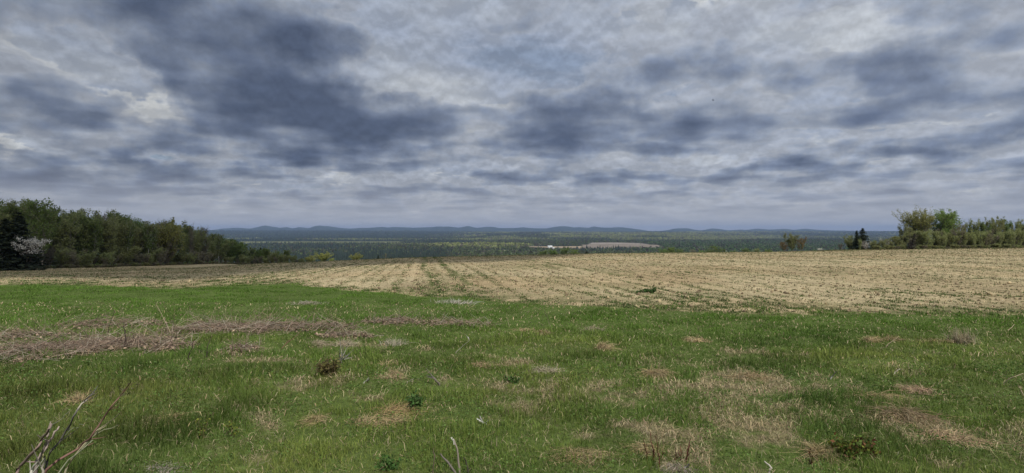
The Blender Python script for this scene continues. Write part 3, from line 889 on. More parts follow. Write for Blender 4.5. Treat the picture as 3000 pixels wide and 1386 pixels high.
GW = 'trees of the dark wood on the left'
rw = np.random.default_rng(5)
LAB = {'fan': 'upright many stemmed olive tree inside the dense dark wood left of the field', 'fang': 'upright many stemmed green tree inside the dense dark wood left of the field', 'olive': 'thin leaved olive tree inside the dense dark wood left of the field',
       'green': 'green leaved tree inside the dense dark wood left of the field',
       'bare': 'nearly bare twiggy tree inside the dense dark wood left of the field',
       'spruce': 'black green spruce half hidden among leafing trees of the left wood',
       'birch': 'slim white stemmed birch inside the dense dark wood left of the field'}
px = -330.
while px < 855:
    Yb = wood_edge(px)
    for row in range(3):
        if row and px > 760: continue
        x_ = px + rw.uniform(-14, 14); Y_ = Yb * (1.04 + .10 * row) + rw.uniform(0, 5)
        top = np.interp(x_, topx, topy) + rw.uniform(-3, 12) + (14 if row == 0 else 0) * rw.uniform(.2, 1.3) * (1 if x_ < 650 else .4)
        r = rw.random()
        k = 'olive' if r < .14 else 'fan' if r < .44 else 'green' if r < .54 else 'fang' if r < .72 else 'fan' if r < .80 else 'bare' if r < .88 else 'birch' if r < .95 else 'spruce'
        if x_ > 640 and k == 'olive': k = 'fang'
        v = '%s%d' % (k, rw.integers(3 if k in ('birch', 'spruce') else 4))
        if k == 'spruce': top += 22
        plant_px(v, x_, top, Y_, LAB[k], name='spruce' if k == 'spruce' else 'birch_tree' if k == 'birch' else 'tree', group=GW + ' ' + k, wid=rw.uniform(1.0, 1.35) * (1 + .35 * float(sstep(x_, 560, 720))))
    px += 27 * (1 - .25 * sstep(px, 500, 800))
# twiggy undergrowth along the edge of the wood
px = -330.
while px < 860:
    Yb = wood_edge(px) * rw.uniform(.975, 1.02)
    yb = HY + F * (EYE - float(terrain(float(U(px)) * Yb, Yb))) / Yb
    hpx = rw.uniform(30, 66) * (1 if px < 500 else .8 if px < 650 else .5)
    k = 'shrub' if rw.random() < .4 else 'osier'
    plant_px('%s%d' % ('fanb' if k == 'shrub' else 'fano', rw.integers(4)), px, yb - hpx, Yb, 'grey brown twiggy shrub at the foot of the dark left wood' if k == 'shrub' else 'olive leafing shrub at the foot of the dark left wood',
             name='shrub', cat='shrub', group='undergrowth of the left wood ' + k, wid=rw.uniform(1.1, 1.6))
    px += rw.uniform(12, 20)
# singled-out members of the left wood
plant_px('tall0', 88, 584, 106, 'tallest broad green tree rising behind the dark conifer, far left', name='tree', wid=1.15)
plant_px('tall1', 66, 588, 108, 'tall green tree just left of the tallest, rising behind the dark conifer', name='tree', wid=1.1)
plant_px('tall2', 122, 604, 104, 'tall green tree on the right shoulder of the tallest trees, far left', name='tree', wid=1.0)
plant_px('tall1', 8, 588, 108, 'tall loose crowned green tree at the left border of the photo', name='tree', wid=1.)
plant_px('spruce1', 55, 622, 97, 'broad black conifer behind the white blossom tree at far left', name='spruce', wid=1.75)
plant_px('spruce2', 15, 640, 96, 'black conifer at the left border beside the broad one', name='spruce', wid=1.7)
variant('blosstree', *grow(305, cb=.5, Wd=.36, nl=54, ntw=7, nleaf=7, lsz=.019, stems=3, splay=.3, elev=(5, 40), twr=.004, tr=.018, clump=.018, upc=.0, flat=.4), 'dark_bark', 'blossom')
plant_px('blosstree', 80, 692, 96.5, 'white blossoming tree at the foot of the dark left wood', name='blossom_tree', wid=.95)
plant_px('halfbloom', 8, 712, 96, 'dim thin white blossoming tree at the left border below the conifer', name='blossom_tree', wid=.9)
plant_px('birch0', 374, 643, 139, 'leaning birch with a long pale trunk in the middle of the left wood', name='birch_tree')
plant_px('birch1', 432, 655, 149.5, 'pale trunked birch beside the dark gap in the left wood', name='birch_tree')
plant_px('birch2', 449, 657, 152, 'second pale trunk right of the dark gap in the left wood', name='birch_tree')
plant_px('yellow0', 492, 644, 160, 'yellow olive round crowned tree at the bend of the left wood', name='tree', wid=.8)
plant_px('bare1', 562, 657, 178, 'bare twigs standing above the falling outline of the left wood', name='tree', wid=.7)
plant_px('bare2', 599, 662, 182, 'small round topped bare tree on the skyline near the blue hills', name='tree', wid=.8)
plant_px('birch1', 642, 684, 185, 'pale stemmed birch on the falling right end of the left wood', name='birch_tree')
plant_px('spruce0', 763, 725, 196, 'pointed dark spruce at the low right end of the left wood', name='spruce', wid=1.3)
plant_px('spruce2', 778, 738, 194, 'short wide dark spruce behind the low white bush', name='spruce', wid=1.8)
plant_px('spruce1', 748, 742, 194, 'short dark spruce left of the pointed one', name='spruce', wid=1.6)
plant_px('blossom2', 774, 764, 168, 'low mounded white blossom bush at the edge of the shaded field', name='blossom_bush', cat='bush', wid=1.5)
plant_px('bright0', 838, 732, 160, 'bright green tree at the very end of the left wood', name='tree', wid=1.1)
plant_px('bright1', 815, 735, 165, 'green tree next to the last of the left wood', name='tree', wid=1.)
plant_px('bright2', 862, 748, 150, 'low rounded green tree closing the left wood beside yellow bushes', name='tree', wid=1.2)

# ---- bushes peeping over the crest in the middle
plant_px('yellow1', 908, 748, 128, 'dull yellow bush, leftmost over the dark field crest', name='bush', cat='bush', wid=1.7)
plant_px('yellow0', 946, 738, 126, 'largest yellow green bush over the dark field crest', name='bush', cat='bush', wid=1.6)
plant_px('yellow2', 970, 756, 122, 'small yellow bush against the right side of the largest one', name='bush', cat='bush', wid=1.5)
plant_px('yellow1', 1043, 741, 120, 'round bright yellow bush standing alone over the crest', name='bush', cat='bush', wid=1.4)
plant_px('spruce0', 1108, 747, 118, 'tiny dark conifer just above the crest left of centre', name='spruce', wid=1.6)
plant_px('bare0', 1131, 742, 121, 'thin bare sapling right of the tiny conifer on the crest', name='tree')
plant_px('osier0', 885, 757, 130, 'brownish bush between the left wood and the yellow bushes', name='bush', cat='bush', wid=1.4)
plant_px('green2', 1253, 752, 118, 'dark green sapling at the head of the green wheel track', name='tree', wid=.9)
# ---- green crowns beyond the crest, right of the centre
for (px, top, Y, k, lab) in [
        (1590, 733, 260, 'green0', 'low green tree at the left end of the clump under the white farmhouse'),
        (1625, 729, 265, 'green1', 'dark green tree below the white farmhouse'),
        (1655, 724, 262, 'green3', 'tallest green tree of the clump beside the white farmhouse'),
        (1683, 730, 258, 'bright1', 'green tree at the right end of the farmhouse clump'),
        (1718, 734, 250, 'spruce1', 'dark round conifer on the crest below the grey tilled hill'),
        (1940, 728, 270, 'green2', 'green tree on the crest at the right end of the grey tilled hill'),
        (1968, 724, 275, 'bright0', 'broad green tree right of the grey tilled hill'),
        (1996, 728, 270, 'green1', 'green tree left of the pale bare trunks on the crest'),
        (2026, 728, 280, 'bare1', 'bare grey trunked tree, left one of the pale pair'),
        (2040, 730, 278, 'bare3', 'bare grey trunked tree, right one of the pale pair'),
        (2055, 732, 240, 'bright2', 'small bright lime tree on the crest right of the bare trunks'),
        (2094, 720, 250, 'bright1', 'large rounded green tree standing up right of the lime tree'),
        (2118, 729, 250, 'green0', 'green tree against the right side of the large rounded one'),
        (2150, 733, 255, 'green3', 'low green tree right of the small white house'),
        (2186, 727, 260, 'green2', 'green tree midway between white house and twiggy tree'),
        (2215, 726, 262, 'olive1', 'olive tree left of the twiggy rust coloured tree'),
        (2245, 729, 258, 'green1', 'green tree nearest left of the twiggy rust coloured tree')]:
    plant_px(k, px, top, Y, lab, name='spruce' if k.startswith('spruce') else 'tree', wid=1.5)

# ---- the hedgerow on the right
plant_px('fan1', 2320, 682, 122, 'almost bare twiggy tree with pale trunk alone on the right crest', name='tree', wid=1.5)
variant('rusty', *grow(401, cb=.1, Wd=.42, nl=50, ntw=7, nleaf=6, lsz=.022, stems=3, splay=.25), 'bark', 'rust')
plant_px('rusty', 2345, 694, 121, 'rust and olive leafed tree against the twiggy one on the right crest', name='tree', wid=.9)
plant_px('rusty', 2298, 706, 121, 'low rusty bush at the left foot of the twiggy tree', name='bush', cat='bush', wid=1.1)
plant_px('blossom1', 2402, 727, 121, 'low white blossom mound alone on the right crest', name='blossom_bush', cat='bush', wid=2.0)
plant_px('fanb1', 2462, 712, 122, 'brownish bush at the left end of the right hedgerow', name='bush', cat='bush', wid=1.1)
plant_px('fano0', 2490, 688, 122, 'olive green bushy tree left of the conifer pair', name='tree', wid=1.3)
plant_px('spruce0', 2510, 675, 119.5, 'left one of the two dark conifers in the right hedgerow', name='spruce', wid=1.5)
plant_px('spruce2', 2527, 668, 120.5, 'right and taller one of the two dark conifers in the hedgerow', name='spruce', wid=1.5)
plant_px('fano1', 2519, 698, 118.5, 'olive bush in front between the two dark conifers', name='bush', cat='bush', wid=.6)
plant_px('halfbloom', 2536, 702, 118.5, 'white blossoming bush right of the dark conifers', name='blossom_bush', cat='bush', wid=1.1)
plant_px('fano2', 2556, 704, 120, 'grey green bush with few blossoms behind the white bush', name='bush', cat='bush', wid=1.0)
plant_px('halfbloom', 2596, 697, 121, 'bush with blossom only on its top, middle of the olive shrubs', name='blossom_bush', cat='bush', wid=.8)
for j, (px, top, lab) in enumerate([(2572, 704, 'olive shrub left of the blossom topped bush in the hedgerow'), (2590, 701, 'olive shrub under the blossom topped bush in the hedgerow'),
                                    (2612, 698, 'olive shrub right of the blossom topped bush in the hedgerow'), (2632, 690, 'tall olive shrub leaning on the left side of the big tree')]):
    plant_px('fano%d' % j, px, top, 120.5, lab, name='shrub', cat='shrub', wid=1.3)
variant('big', *grow(420, cb=.22, Wd=.34, nl=88, ntw=10, nleaf=6, lsz=.0125, stems=5, splay=.32, elev=(48, 76), tr=.02, twr=.0017, prof=P_HIGH), 'grey_bark', 'yellow')
variant('bigo', *grow(421, cb=.2, Wd=.32, nl=96, ntw=10, nleaf=9, lsz=.0135, stems=6, splay=.26, elev=(34, 72), tr=.02, twr=.0017, prof=P_HIGH), 'grey_bark', 'yellow')
variant('bigg', *grow(422, cb=.18, Wd=.34, nl=88, ntw=9, nleaf=9, lsz=.014, stems=4, splay=.28, elev=(30, 65), tr=.018, twr=.0016), 'bark', 'bright')
plant_px('bigo', 2684, 612, 128, 'big old tree with forked grey limbs and thin yellow leaves', name='tree', wid=1.15, rz=.4)
plant_px('big', 2702, 611, 131, 'yellow topped tree, highest in the right hedgerow', name='tree', wid=.95, rz=2.)
plant_px('fan2', 2648, 655, 124, 'lower olive tree under the left side of the big old tree', name='tree', wid=1.2)
plant_px('bigg', 2752, 614, 130, 'big fresh green tree right of the yellow topped one', name='tree', wid=1.25, rz=1.)
plant_px('green3', 2782, 628, 131, 'green tree on the right shoulder of the big green tree', name='tree', wid=1.5)
plant_px('bright1', 2772, 668, 124, 'bright green lower tree at the foot of the big green tree', name='tree', wid=1.0)
variant('deadcon', *conifer(430, Wd=.34, nb=110, npb=14, lsz=.03, gap=.3, droop=.35), 'dark_bark', 'needle_brown')
plant_px('deadcon', 2668, 683, 118, 'dark brown dying conifer leaning below the big old tree', name='spruce', wid=1.0, tilt=.22)
plant_px('fano0', 2648, 704, 121, 'olive shrub around the foot of the dying conifer', name='shrub', cat='shrub', wid=1.2)
GP = 'slender trees of the right hedgerow'
LR = {'fan': 'slender upright thin leaved tree in the row at the right border', 'fang': 'slender greener upright tree in the row at the right border', 'fanb': 'brownish bare upright tree in the row at the right border'}
for j, (px, top, k) in enumerate([(2806, 656, 'fanb0'), (2815, 650, 'fan0'), (2832, 654, 'fanb1'), (2848, 656, 'fang0'), (2857, 641, 'fan1'), (2872, 660, 'fan2'), (2884, 650, 'fang1'), (2895, 641, 'fan3'),
                                  (2906, 637, 'fan0'), (2920, 643, 'fan1'), (2934, 634, 'fan2'), (2948, 643, 'fang2'), (2962, 660, 'fan3'), (2977, 642, 'fan0'), (2992, 656, 'fang3'), (3008, 650, 'fan1'),
                                  (3030, 655, 'fan2'), (3060, 650, 'fang0'), (3090, 648, 'fan3'), (3130, 655, 'fan0'), (3170, 660, 'fang1')]):
    kk_ = ''.join(ch for ch in k if ch.isalpha())
    plant_px(k, px, top, 127.5 + (j % 3), LR[kk_], name='tree', group=GP + ' ' + kk_, wid=.85)
for px in np.arange(2664, 3200, 10.):
    k = 'fano' if rw.random() < .8 else 'fanb'
    plant_px('%s%d' % (k, rw.integers(4)), px + rw.uniform(-5, 5), rw.uniform(668, 700), float(np.interp(px, [2600, 3000], [119.8, 124.8])) + rw.uniform(-.3, 1.5), 'olive brown shrub in the dense foot of the right hedgerow', name='shrub', cat='shrub', group='shrubs at the foot of the right hedgerow', wid=1.0)
for px in np.arange(2560, 3220, 7.):
    k = 'osier' if rw.random() < .8 else 'shrub'
    Yq = float(np.interp(px, [2450, 2644, 3000], [117.5, 119.5, 124.5])) + rw.uniform(-.8, .6)
    yb = HY + F * (EYE - float(terrain(float(U(px)) * Yq, Yq))) / Yq
    plant_px('%s%d' % (k, rw.integers(4)), px, yb - rw.uniform(5, 15), Yq, 'low bramble bush along the foot of the right hedgerow', name='bramble', cat='bush', group='brambles at the foot of the right hedgerow', wid=1.9)
for px in np.arange(-330, 880, 9.):
    Yq = wood_edge(px) * rw.uniform(.965, .985)
    yb = HY + F * (EYE - float(terrain(float(U(px)) * Yq, Yq))) / Yq
    plant_px('%s%d' % ('shrub' if rw.random() < .6 else 'osier', rw.integers(4)), px, yb - rw.uniform(4, 13) * (1 if px < 600 else .7), Yq, 'low bramble bush along the foot of the left wood', name='bramble', cat='bush', group='brambles at the foot of the left wood', wid=1.8)
print('trees', time.time() - T0)


# ------------------------------------------------------------------ the valley: woods, far fields, farm, hills
def sheet_field(name, poly_px, label, colr):
    """a far field lying on the valley floor, given by photo corners"""
    P = []
    for (px, py) in poly_px:
        Yq = np.linspace(900, 6000, 4000); u = float(U(px))
        z = terrain(u * Yq, Yq); k = np.argmax(z >= EYE - float(W(py)) * Yq - 0) if np.any(z >= EYE - float(W(py)) * Yq) else len(Yq) - 1
        P.append((u * Yq[k], Yq[k]))
    return P


def in_poly(X, Y, P):
    ins = np.zeros(np.shape(X), bool)
    n = len(P); j = n - 1
    for i in range(n):
        xi, yi = P[i]; xj, yj = P[j]
        c = ((yi > Y) != (yj > Y)) & (X < (xj - xi) * (Y - yi) / (yj - yi + 1e-9) + xi)
        ins ^= c; j = i
    return ins


m_far, tf = newmat('far_field')
of = tf.n('ShaderNodeOutputMaterial'); af = tf.n('ShaderNodeAttribute', attribute_name='col')
tcf = tf.n('ShaderNodeTexCoord'); nf = tf.n('ShaderNodeTexNoise', {'Vector': tcf.outputs['Object'], 'Scale': .03, 'Detail': 4.})
hf = tf.n('ShaderNodeHueSaturation', {'Color': af.outputs['Color'], 'Value': tf.m('MULTIPLY_ADD', nf.outputs['Fac'], .8, .6)})
df = tf.n('ShaderNodeBsdfPrincipled', {'Base Color': hf.outputs['Color'], 'Roughness': .95, 'Specular IOR Level': 0.})
tf.link(df.outputs[0], of.inputs[0])
FIELDS = []


def far_field(cx, y0, y1, w0, label, colr, curve=0., step=14.):
    """cx: (X0,X1) metres at near edge .. far edge"""
    n = 60; mrow = 24
    v = np.linspace(0, 1, mrow)[:, None]; uu = np.linspace(0, 1, n)[None]
    Yv = y0 + (y1 - y0) * v + curve * np.sin(uu * PI) * v
    x0 = cx[0] + (w0[0] - cx[0]) * v; x1 = cx[1] + (w0[1] - cx[1]) * v
    Xv = x0 + (x1 - x0) * uu; Yv = Yv + 0 * Xv
    Zv = terrain(Xv, Yv) + .8
    V = np.stack([Xv, Yv, Zv], -1).reshape(-1, 3)
    i = np.arange(mrow - 1)[:, None]; j = np.arange(n - 1)[None]
    q = np.stack([i * n + j, i * n + j + 1, (i + 1) * n + j + 1, (i + 1) * n + j], -1).reshape(-1, 4)
    c = np.array(colr) * (.85 + .3 * fbm(Xv / 90, Yv / 25, 3, 3))[..., None]
    o = obj('field', mesh('far_field', V, [q], m_far, c.reshape(-1, 3), True))
    tag(o, label, 'field', kind='structure')
    FIELDS.append([(cx[0], y0), (cx[1], y0), (w0[1], y1), (w0[0], y1)])


far_field((-1500, -620), 3050, 3700, (-1800, -700), 'pale green far field, a thin strip across the dark woods left of centre', (.16, .17, .085))
far_field((60, 260), 2080, 2330, (90, 300), 'small tan far field left of the white farmhouse', (.34, .27, .19))
far_field((268, 575), 2090, 2420, (300, 630), 'grey tan tilled hill field far behind the crest', (.23, .195, .16))
far_field((330, 600), 2425, 2640, (380, 585), 'upper paler half of the tilled hill field far away', (.28, .245, .21))
far_field((-150, 20), 1840, 1900, (-150, 20), 'narrow tan field strip below the pale birch hill', (.30, .27, .19))
far_field((90, 170), 1900, 2010, (90, 180), 'small green meadow left of the farm in the valley', (.13, .19, .07))
far_field((-1450, -1260), 2700, 2800, (-1480, -1290), 'pale clearing around the white sheds far left', (.24, .23, .17))


def build_woods():
    rng = np.random.default_rng(99)
    Yl = [900.]
    while Yl[-1] < 9200: Yl.append(Yl[-1] + 10 + (Yl[-1] - 900) * .012 + max(0, Yl[-1] - 3200) * .012)
    Yl = np.array(Yl)
    nu = 560
    U_ = np.linspace(-1.08, 1.08, nu)
    X = (U_[None] * Yl[:, None]); Y = np.repeat(Yl[:, None], nu, 1)
    dY = np.gradient(Yl)[:, None]
    X = (X + rng.uniform(-.5, .5, X.shape) * (2.16 / nu) * Y).ravel(); Y = (Y + rng.uniform(-.5, .5, Y.shape) * dY).ravel()
    keep = np.ones(len(X), bool)
    for P in FIELDS: keep &= ~in_poly(X, Y, P)
    # clear the ground in front of the far fields so they can be seen
    keep &= ~((X > 250) & (X < 700) & (Y > 1930) & (Y < 2100))
    keep &= ~((X > 60) & (X < 300) & (Y > 1890) & (Y < 2090))
    keep &= ~((X > -1700) & (X < -560) & (Y > 2860) & (Y < 3060))
    keep &= ~((X > -160) & (X < 30) & (Y > 1770) & (Y < 1850))
    keep &= ~((X > -1480) & (X < -1240) & (Y > 2560) & (Y < 2710))
    X, Y = X[keep], Y[keep]
    px = X / Y * F + CX
    z = terrain(X, Y)
    py = HY + F * (EYE - z) / Y
    # which stand: dark conifers, green broadleaf, pale birch; tree tones also replace valley cloud shadow
    n1 = fbm(X / 380 + 3, Y / 1000, 7, 3); n2 = fbm(X / 900, Y / 1500, 8, 3); nf = np.clip(.5 + .20 * rng.normal(size=len(X)), 0, 1)
    def band(c, wdt, v): return np.exp(-((v - c) / wdt) ** 2)
    vis = py - 5 * 2000 / np.maximum(Y, 2000)          # row where the crowns show
    right = sstep(px, 1250, 1500)
    pale = 1.4 * band(1410, 150, px) * band(2180, 260, Y) + .9 * band(1240, 110, px) * band(2480, 170, Y)
    pale = pale + 1.0 * band(4150, 230, Y) * band(1080, 230, px) + .8 * band(4700, 300, Y) * band(700, 120, px) * (n1 > .5)
    pale = pale + right * sstep(Y, 3300, 4200) * (1 - sstep(px, 2050, 2350)) * (.15 + 1.1 * sstep(fbm(X / 600, Y / 900, 17, 3), .46, .60))
    pale = pale + .5 * sstep(px, 1900, 2100) * sstep(Y, 3000, 4000) * sstep(fbm(X / 700, Y / 1000, 18, 3), .52, .64)
    dark = .64 - .14 * right + 1.3 * (n1 - .5) + .25 * (1 - right)  # extra conifers left of centre put the missing cloud shadow into tree colour
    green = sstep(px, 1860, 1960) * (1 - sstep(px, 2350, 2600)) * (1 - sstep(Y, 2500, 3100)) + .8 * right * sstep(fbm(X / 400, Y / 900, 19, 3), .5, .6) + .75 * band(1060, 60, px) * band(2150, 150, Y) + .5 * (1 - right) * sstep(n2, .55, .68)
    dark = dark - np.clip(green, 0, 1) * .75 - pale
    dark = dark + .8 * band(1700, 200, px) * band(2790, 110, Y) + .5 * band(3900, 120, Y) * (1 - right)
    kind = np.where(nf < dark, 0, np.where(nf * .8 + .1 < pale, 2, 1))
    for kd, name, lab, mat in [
            (0, 'conifer_woods', 'dark spruce woods covering the far valley in bands, thickened at left in place of cloud shadow', leafmat('far_spruce', None, None, 0, attr=True)),
            (1, 'broadleaf_woods', 'mixed green and grey brown woods covering the far valley', leafmat('far_green', None, None, .2, attr=True)),
            (2, 'birch_woods', 'pale yellow green birch stands on the valley rises', leafmat('far_birch', None, None, .2, attr=True))]:
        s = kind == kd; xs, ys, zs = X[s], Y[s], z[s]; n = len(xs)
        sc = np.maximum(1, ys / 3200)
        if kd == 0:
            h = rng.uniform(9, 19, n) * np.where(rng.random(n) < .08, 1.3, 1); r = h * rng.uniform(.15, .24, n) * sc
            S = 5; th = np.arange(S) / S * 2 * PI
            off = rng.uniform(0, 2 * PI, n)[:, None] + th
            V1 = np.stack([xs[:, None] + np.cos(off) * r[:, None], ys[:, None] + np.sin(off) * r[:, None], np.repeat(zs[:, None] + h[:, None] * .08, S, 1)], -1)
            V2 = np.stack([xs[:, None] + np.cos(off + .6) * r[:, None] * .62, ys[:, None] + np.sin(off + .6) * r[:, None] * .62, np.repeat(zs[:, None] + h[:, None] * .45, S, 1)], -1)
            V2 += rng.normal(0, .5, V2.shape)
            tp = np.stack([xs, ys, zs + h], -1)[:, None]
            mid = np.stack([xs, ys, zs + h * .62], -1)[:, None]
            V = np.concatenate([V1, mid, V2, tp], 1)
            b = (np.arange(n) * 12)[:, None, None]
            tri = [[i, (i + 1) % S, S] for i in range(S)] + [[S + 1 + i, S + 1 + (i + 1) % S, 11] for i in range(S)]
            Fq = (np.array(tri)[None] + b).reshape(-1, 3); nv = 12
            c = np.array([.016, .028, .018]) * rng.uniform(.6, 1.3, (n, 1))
        else:
            m_ = 13
            h = rng.uniform(9, 16, n); r = h * rng.uniform(.24, .36, n) * sc
            d = norm(rng.normal(size=(n, m_, 3))) * rng.uniform(.55, 1., (n, m_, 1))
            cpos = np.stack([xs, ys, zs + h * .58], -1)[:, None] + d * np.stack([r, r, h * .42], -1)[:, None]
            a = norm(rng.normal(size=(n, m_, 3))) * (r * .55)[:, None, None]; bb = norm(rng.normal(size=(n, m_, 3))) * (r * .55)[:, None, None]
            V = np.stack([cpos - a - bb, cpos + a - bb * .3, cpos + bb], 2)
            # a thin grey stem
            st = np.stack([np.stack([xs - .35 * sc, ys, zs], -1), np.stack([xs + .35 * sc, ys, zs], -1), np.stack([xs, ys, zs + h * .8], -1)], 1)[:, None]
            V = np.concatenate([V, st], 1).reshape(n, -1, 3); nv = (m_ + 1) * 3
            Fq = (np.arange(n * nv)).reshape(-1, 3)
            if kd == 1:
                c = np.array([.100, .132, .050]) * rng.uniform(.8, 1.2, (n, 1)); g = rng.random(n) < .3
                c[g] = np.array([.095, .082, .062]) * rng.uniform(.6, 1.2, (g.sum(), 1))
                gr = (xs / ys * F + CX > 1880) & (ys < 3000) & ~g; c[gr] = np.array([.085, .140, .045]) * rng.uniform(.8, 1.2, (gr.sum(), 1))
            else:
                c = np.array([.28, .31, .11]) * rng.uniform(.8, 1.2, (n, 1)); g = rng.random(n) < .22
                c[g] = np.array([.19, .17, .13]) * rng.uniform(.7, 1.2, (g.sum(), 1))
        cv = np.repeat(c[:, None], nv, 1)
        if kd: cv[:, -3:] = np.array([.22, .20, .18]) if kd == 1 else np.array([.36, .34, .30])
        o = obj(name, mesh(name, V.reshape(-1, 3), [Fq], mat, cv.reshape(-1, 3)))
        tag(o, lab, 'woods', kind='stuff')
        print(name, n)


build_woods()

HILL = [(350, 676), (480, 676), (560, 676), (611, 675), (652, 670), (688, 667), (732, 670), (752, 666), (775, 660), (793, 663), (823, 668), (839, 665), (859, 670), (876, 665), (906, 669), (920, 663), (936, 660), (950, 663), (962, 663), (999, 668),
        (1027, 670), (1060, 667.5), (1078, 668), (1118, 665), (1139, 667.5), (1148, 665), (1185, 665.6), (1211, 667.5), (1269, 665), (1283, 662.6), (1297, 664), (1311, 663), (1344, 667), (1372, 662), (1397, 668), (1428, 664.5), (1447, 665),
        (1461, 668.4), (1512, 668.4), (1530, 666), (1563, 668.4), (1603, 669), (1624, 664.5), (1645, 662.6), (1661, 663), (1684, 667), (1696, 665), (1724, 667.5), (1740, 663), (1759, 666), (1791, 667.5), (1808, 665.6), (1831, 667), (1857, 670),
        (1880, 673), (1901, 677), (1931, 677), (1959, 674), (1971, 670.5), (1988, 669), (2014, 668.4), (2035, 673), (2057, 675), (2082, 669.5), (2099, 670), (2136, 675), (2170, 672.5), (2185, 674), (2217, 670), (2234, 671), (2255, 673), (2300, 670),
        (2326, 674), (2356, 670), (2390, 673), (2441, 675), (2500, 676), (2640, 677), (2700, 678), (3000, 679), (3300, 678)]


def build_hills():
    n = 1400; m = 60
    px = np.linspace(350, 3300, n); hp = np.interp(px, [a for a, b in HILL], [b for a, b in HILL])
    k = np.exp(-.5 * (np.arange(-5, 6) / 2.) ** 2); k /= k.sum(); hp = np.convolve(np.pad(hp, 5, mode='edge'), k, 'valid')
    u = U(px)[:, None]
    Yc = 14500 + 1400 * (fbm(px / 60, px * 0, 3, 2) - .5)[:, None]
    v = np.linspace(-1, 1, m)[None]
    Y = Yc + v * 4200
    X = u * Y
    peak = EYE + (HY - hp)[:, None] / F * Yc
    base = -60.
    pr = np.exp(-(np.abs(v) / .36) ** 1.6)
    rough = (fbm(X / 700, Y / 700, 55, 4) - .5) * 90 * np.abs(v) ** .5 * np.exp(-(v / .7) ** 2)
    Z = base + np.maximum(peak - base, 8) * pr + rough * sstep(peak, 0, 60)
    V = np.stack([X, Y, Z], -1).reshape(-1, 3)
    i = np.arange(n - 1)[:, None]; j = np.arange(m - 1)[None]
    q = np.stack([i * m + j, (i + 1) * m + j, (i + 1) * m + j + 1, i * m + j + 1], -1).reshape(-1, 4)
    mt, t_ = newmat('wooded_hills')
    o_ = t_.n('ShaderNodeOutputMaterial'); tc_ = t_.n('ShaderNodeTexCoord')
    nz = t_.n('ShaderNodeTexNoise', {'Vector': tc_.outputs['Object'], 'Scale': .004, 'Detail': 8., 'Roughness': .65})
    cr_ = ramp(t_, nz.outputs['Fac'], [(.35, (.014, .026, .016)), (.65, (.055, .07, .038))])
    b_ = t_.n('ShaderNodeBsdfPrincipled', {'Base Color': cr_, 'Roughness': 1., 'Specular IOR Level': 0.})
    t_.link(b_.outputs[0], o_.inputs[0])
    o = obj('hills', mesh('hills', V, [q], mt, None, True))
    tag(o, 'long row of low blue wooded hills along the horizon', 'hills', kind='structure')


build_hills()

# ---- white farm buildings in the valley
paint, tp = newmat('white_boards')
op = tp.n('ShaderNodeOutputMaterial'); wv = tp.n('ShaderNodeTexWave', {'Vector': tp.n('ShaderNodeTexCoord').outputs['Object'], 'Scale': 3., 'Distortion': .4}, bands_direction='Z')
bpn = tp.n('ShaderNodeBsdfPrincipled', {'Base Color': ramp(tp, wv.outputs['Fac'], [(0, (.66, .66, .64)), (1, (.82, .82, .80))]), 'Roughness': .6})
tp.link(bpn.outputs[0], op.inputs[0])
roofm = barkmat('metal_roof', (.60, .62, .64), (.78, .79, .80), .6)
roofd = barkmat('slate_roof', (.10, .10, .11), (.17, .17, .18), .6)
glassm = barkmat('dark_pane', (.03, .035, .04), (.05, .055, .06), 1.)


def box(x0, x1, y0, y1, z0, z1):
    V = np.array([(x, y, z) for z in (z0, z1) for y in (y0, y1) for x in (x0, x1)], float)
    Q_ = np.array([[0, 2, 3, 1], [4, 5, 7, 6], [0, 1, 5, 4], [2, 6, 7, 3], [0, 4, 6, 2], [1, 3, 7, 5]])
    return V, Q_


def house(px, Y, L, Wd_, H, label, rz=0., roof=None, z=None, name='farmhouse', cat='house'):
    X = float(U(px)) * Y
    e = empty(name, (X, Y, float(terrain(X, Y)) if z is None else z), label, cat, None, rz)
    a = Acc(); V, Q_ = box(-L / 2, L / 2, -Wd_ / 2, Wd_ / 2, -2, H); a.add(V, Q_)
    rh = H + Wd_ * .42
    G = np.array([[-L / 2, -Wd_ / 2, H], [-L / 2, Wd_ / 2, H], [-L / 2, 0, rh], [L / 2, -Wd_ / 2, H], [L / 2, Wd_ / 2, H], [L / 2, 0, rh]])
    a.add(G, np.array([[0, 2, 1], [3, 4, 5]]))
    obj('wall', a.mesh('farm_wall', paint), e)
    a = Acc(); o_ = .5
    for s in (-1, 1):
        y0, z0 = s * (Wd_ / 2 + o_), H - o_ * .84
        V = np.array([[-L / 2 - o_, y0, z0], [L / 2 + o_, y0, z0], [L / 2 + o_, 0, rh + .05], [-L / 2 - o_, 0, rh + .05],
                      [-L / 2 - o_, y0, z0 + .3], [L / 2 + o_, y0, z0 + .3], [L / 2 + o_, 0, rh + .35], [-L / 2 - o_, 0, rh + .35]])
        a.add(V, np.array([[0, 1, 2, 3], [4, 5, 6, 7], [0, 1, 5, 4], [3, 2, 6, 7], [0, 4, 7, 3], [1, 2, 6, 5]]))
    obj('roof', a.mesh('farm_roof', roof or roofm), e)
    n = max(2, int(L / 5))
    for k in range(n):
        x = -L / 2 + L * (k + .5) / n
        V, Q_ = box(x - .6, x + .6, -Wd_ / 2 - .06, -Wd_ / 2 - .003, H * .4, H * .75)
        obj('window', mesh('farm_window', V, [Q_], glassm), e)
    return e


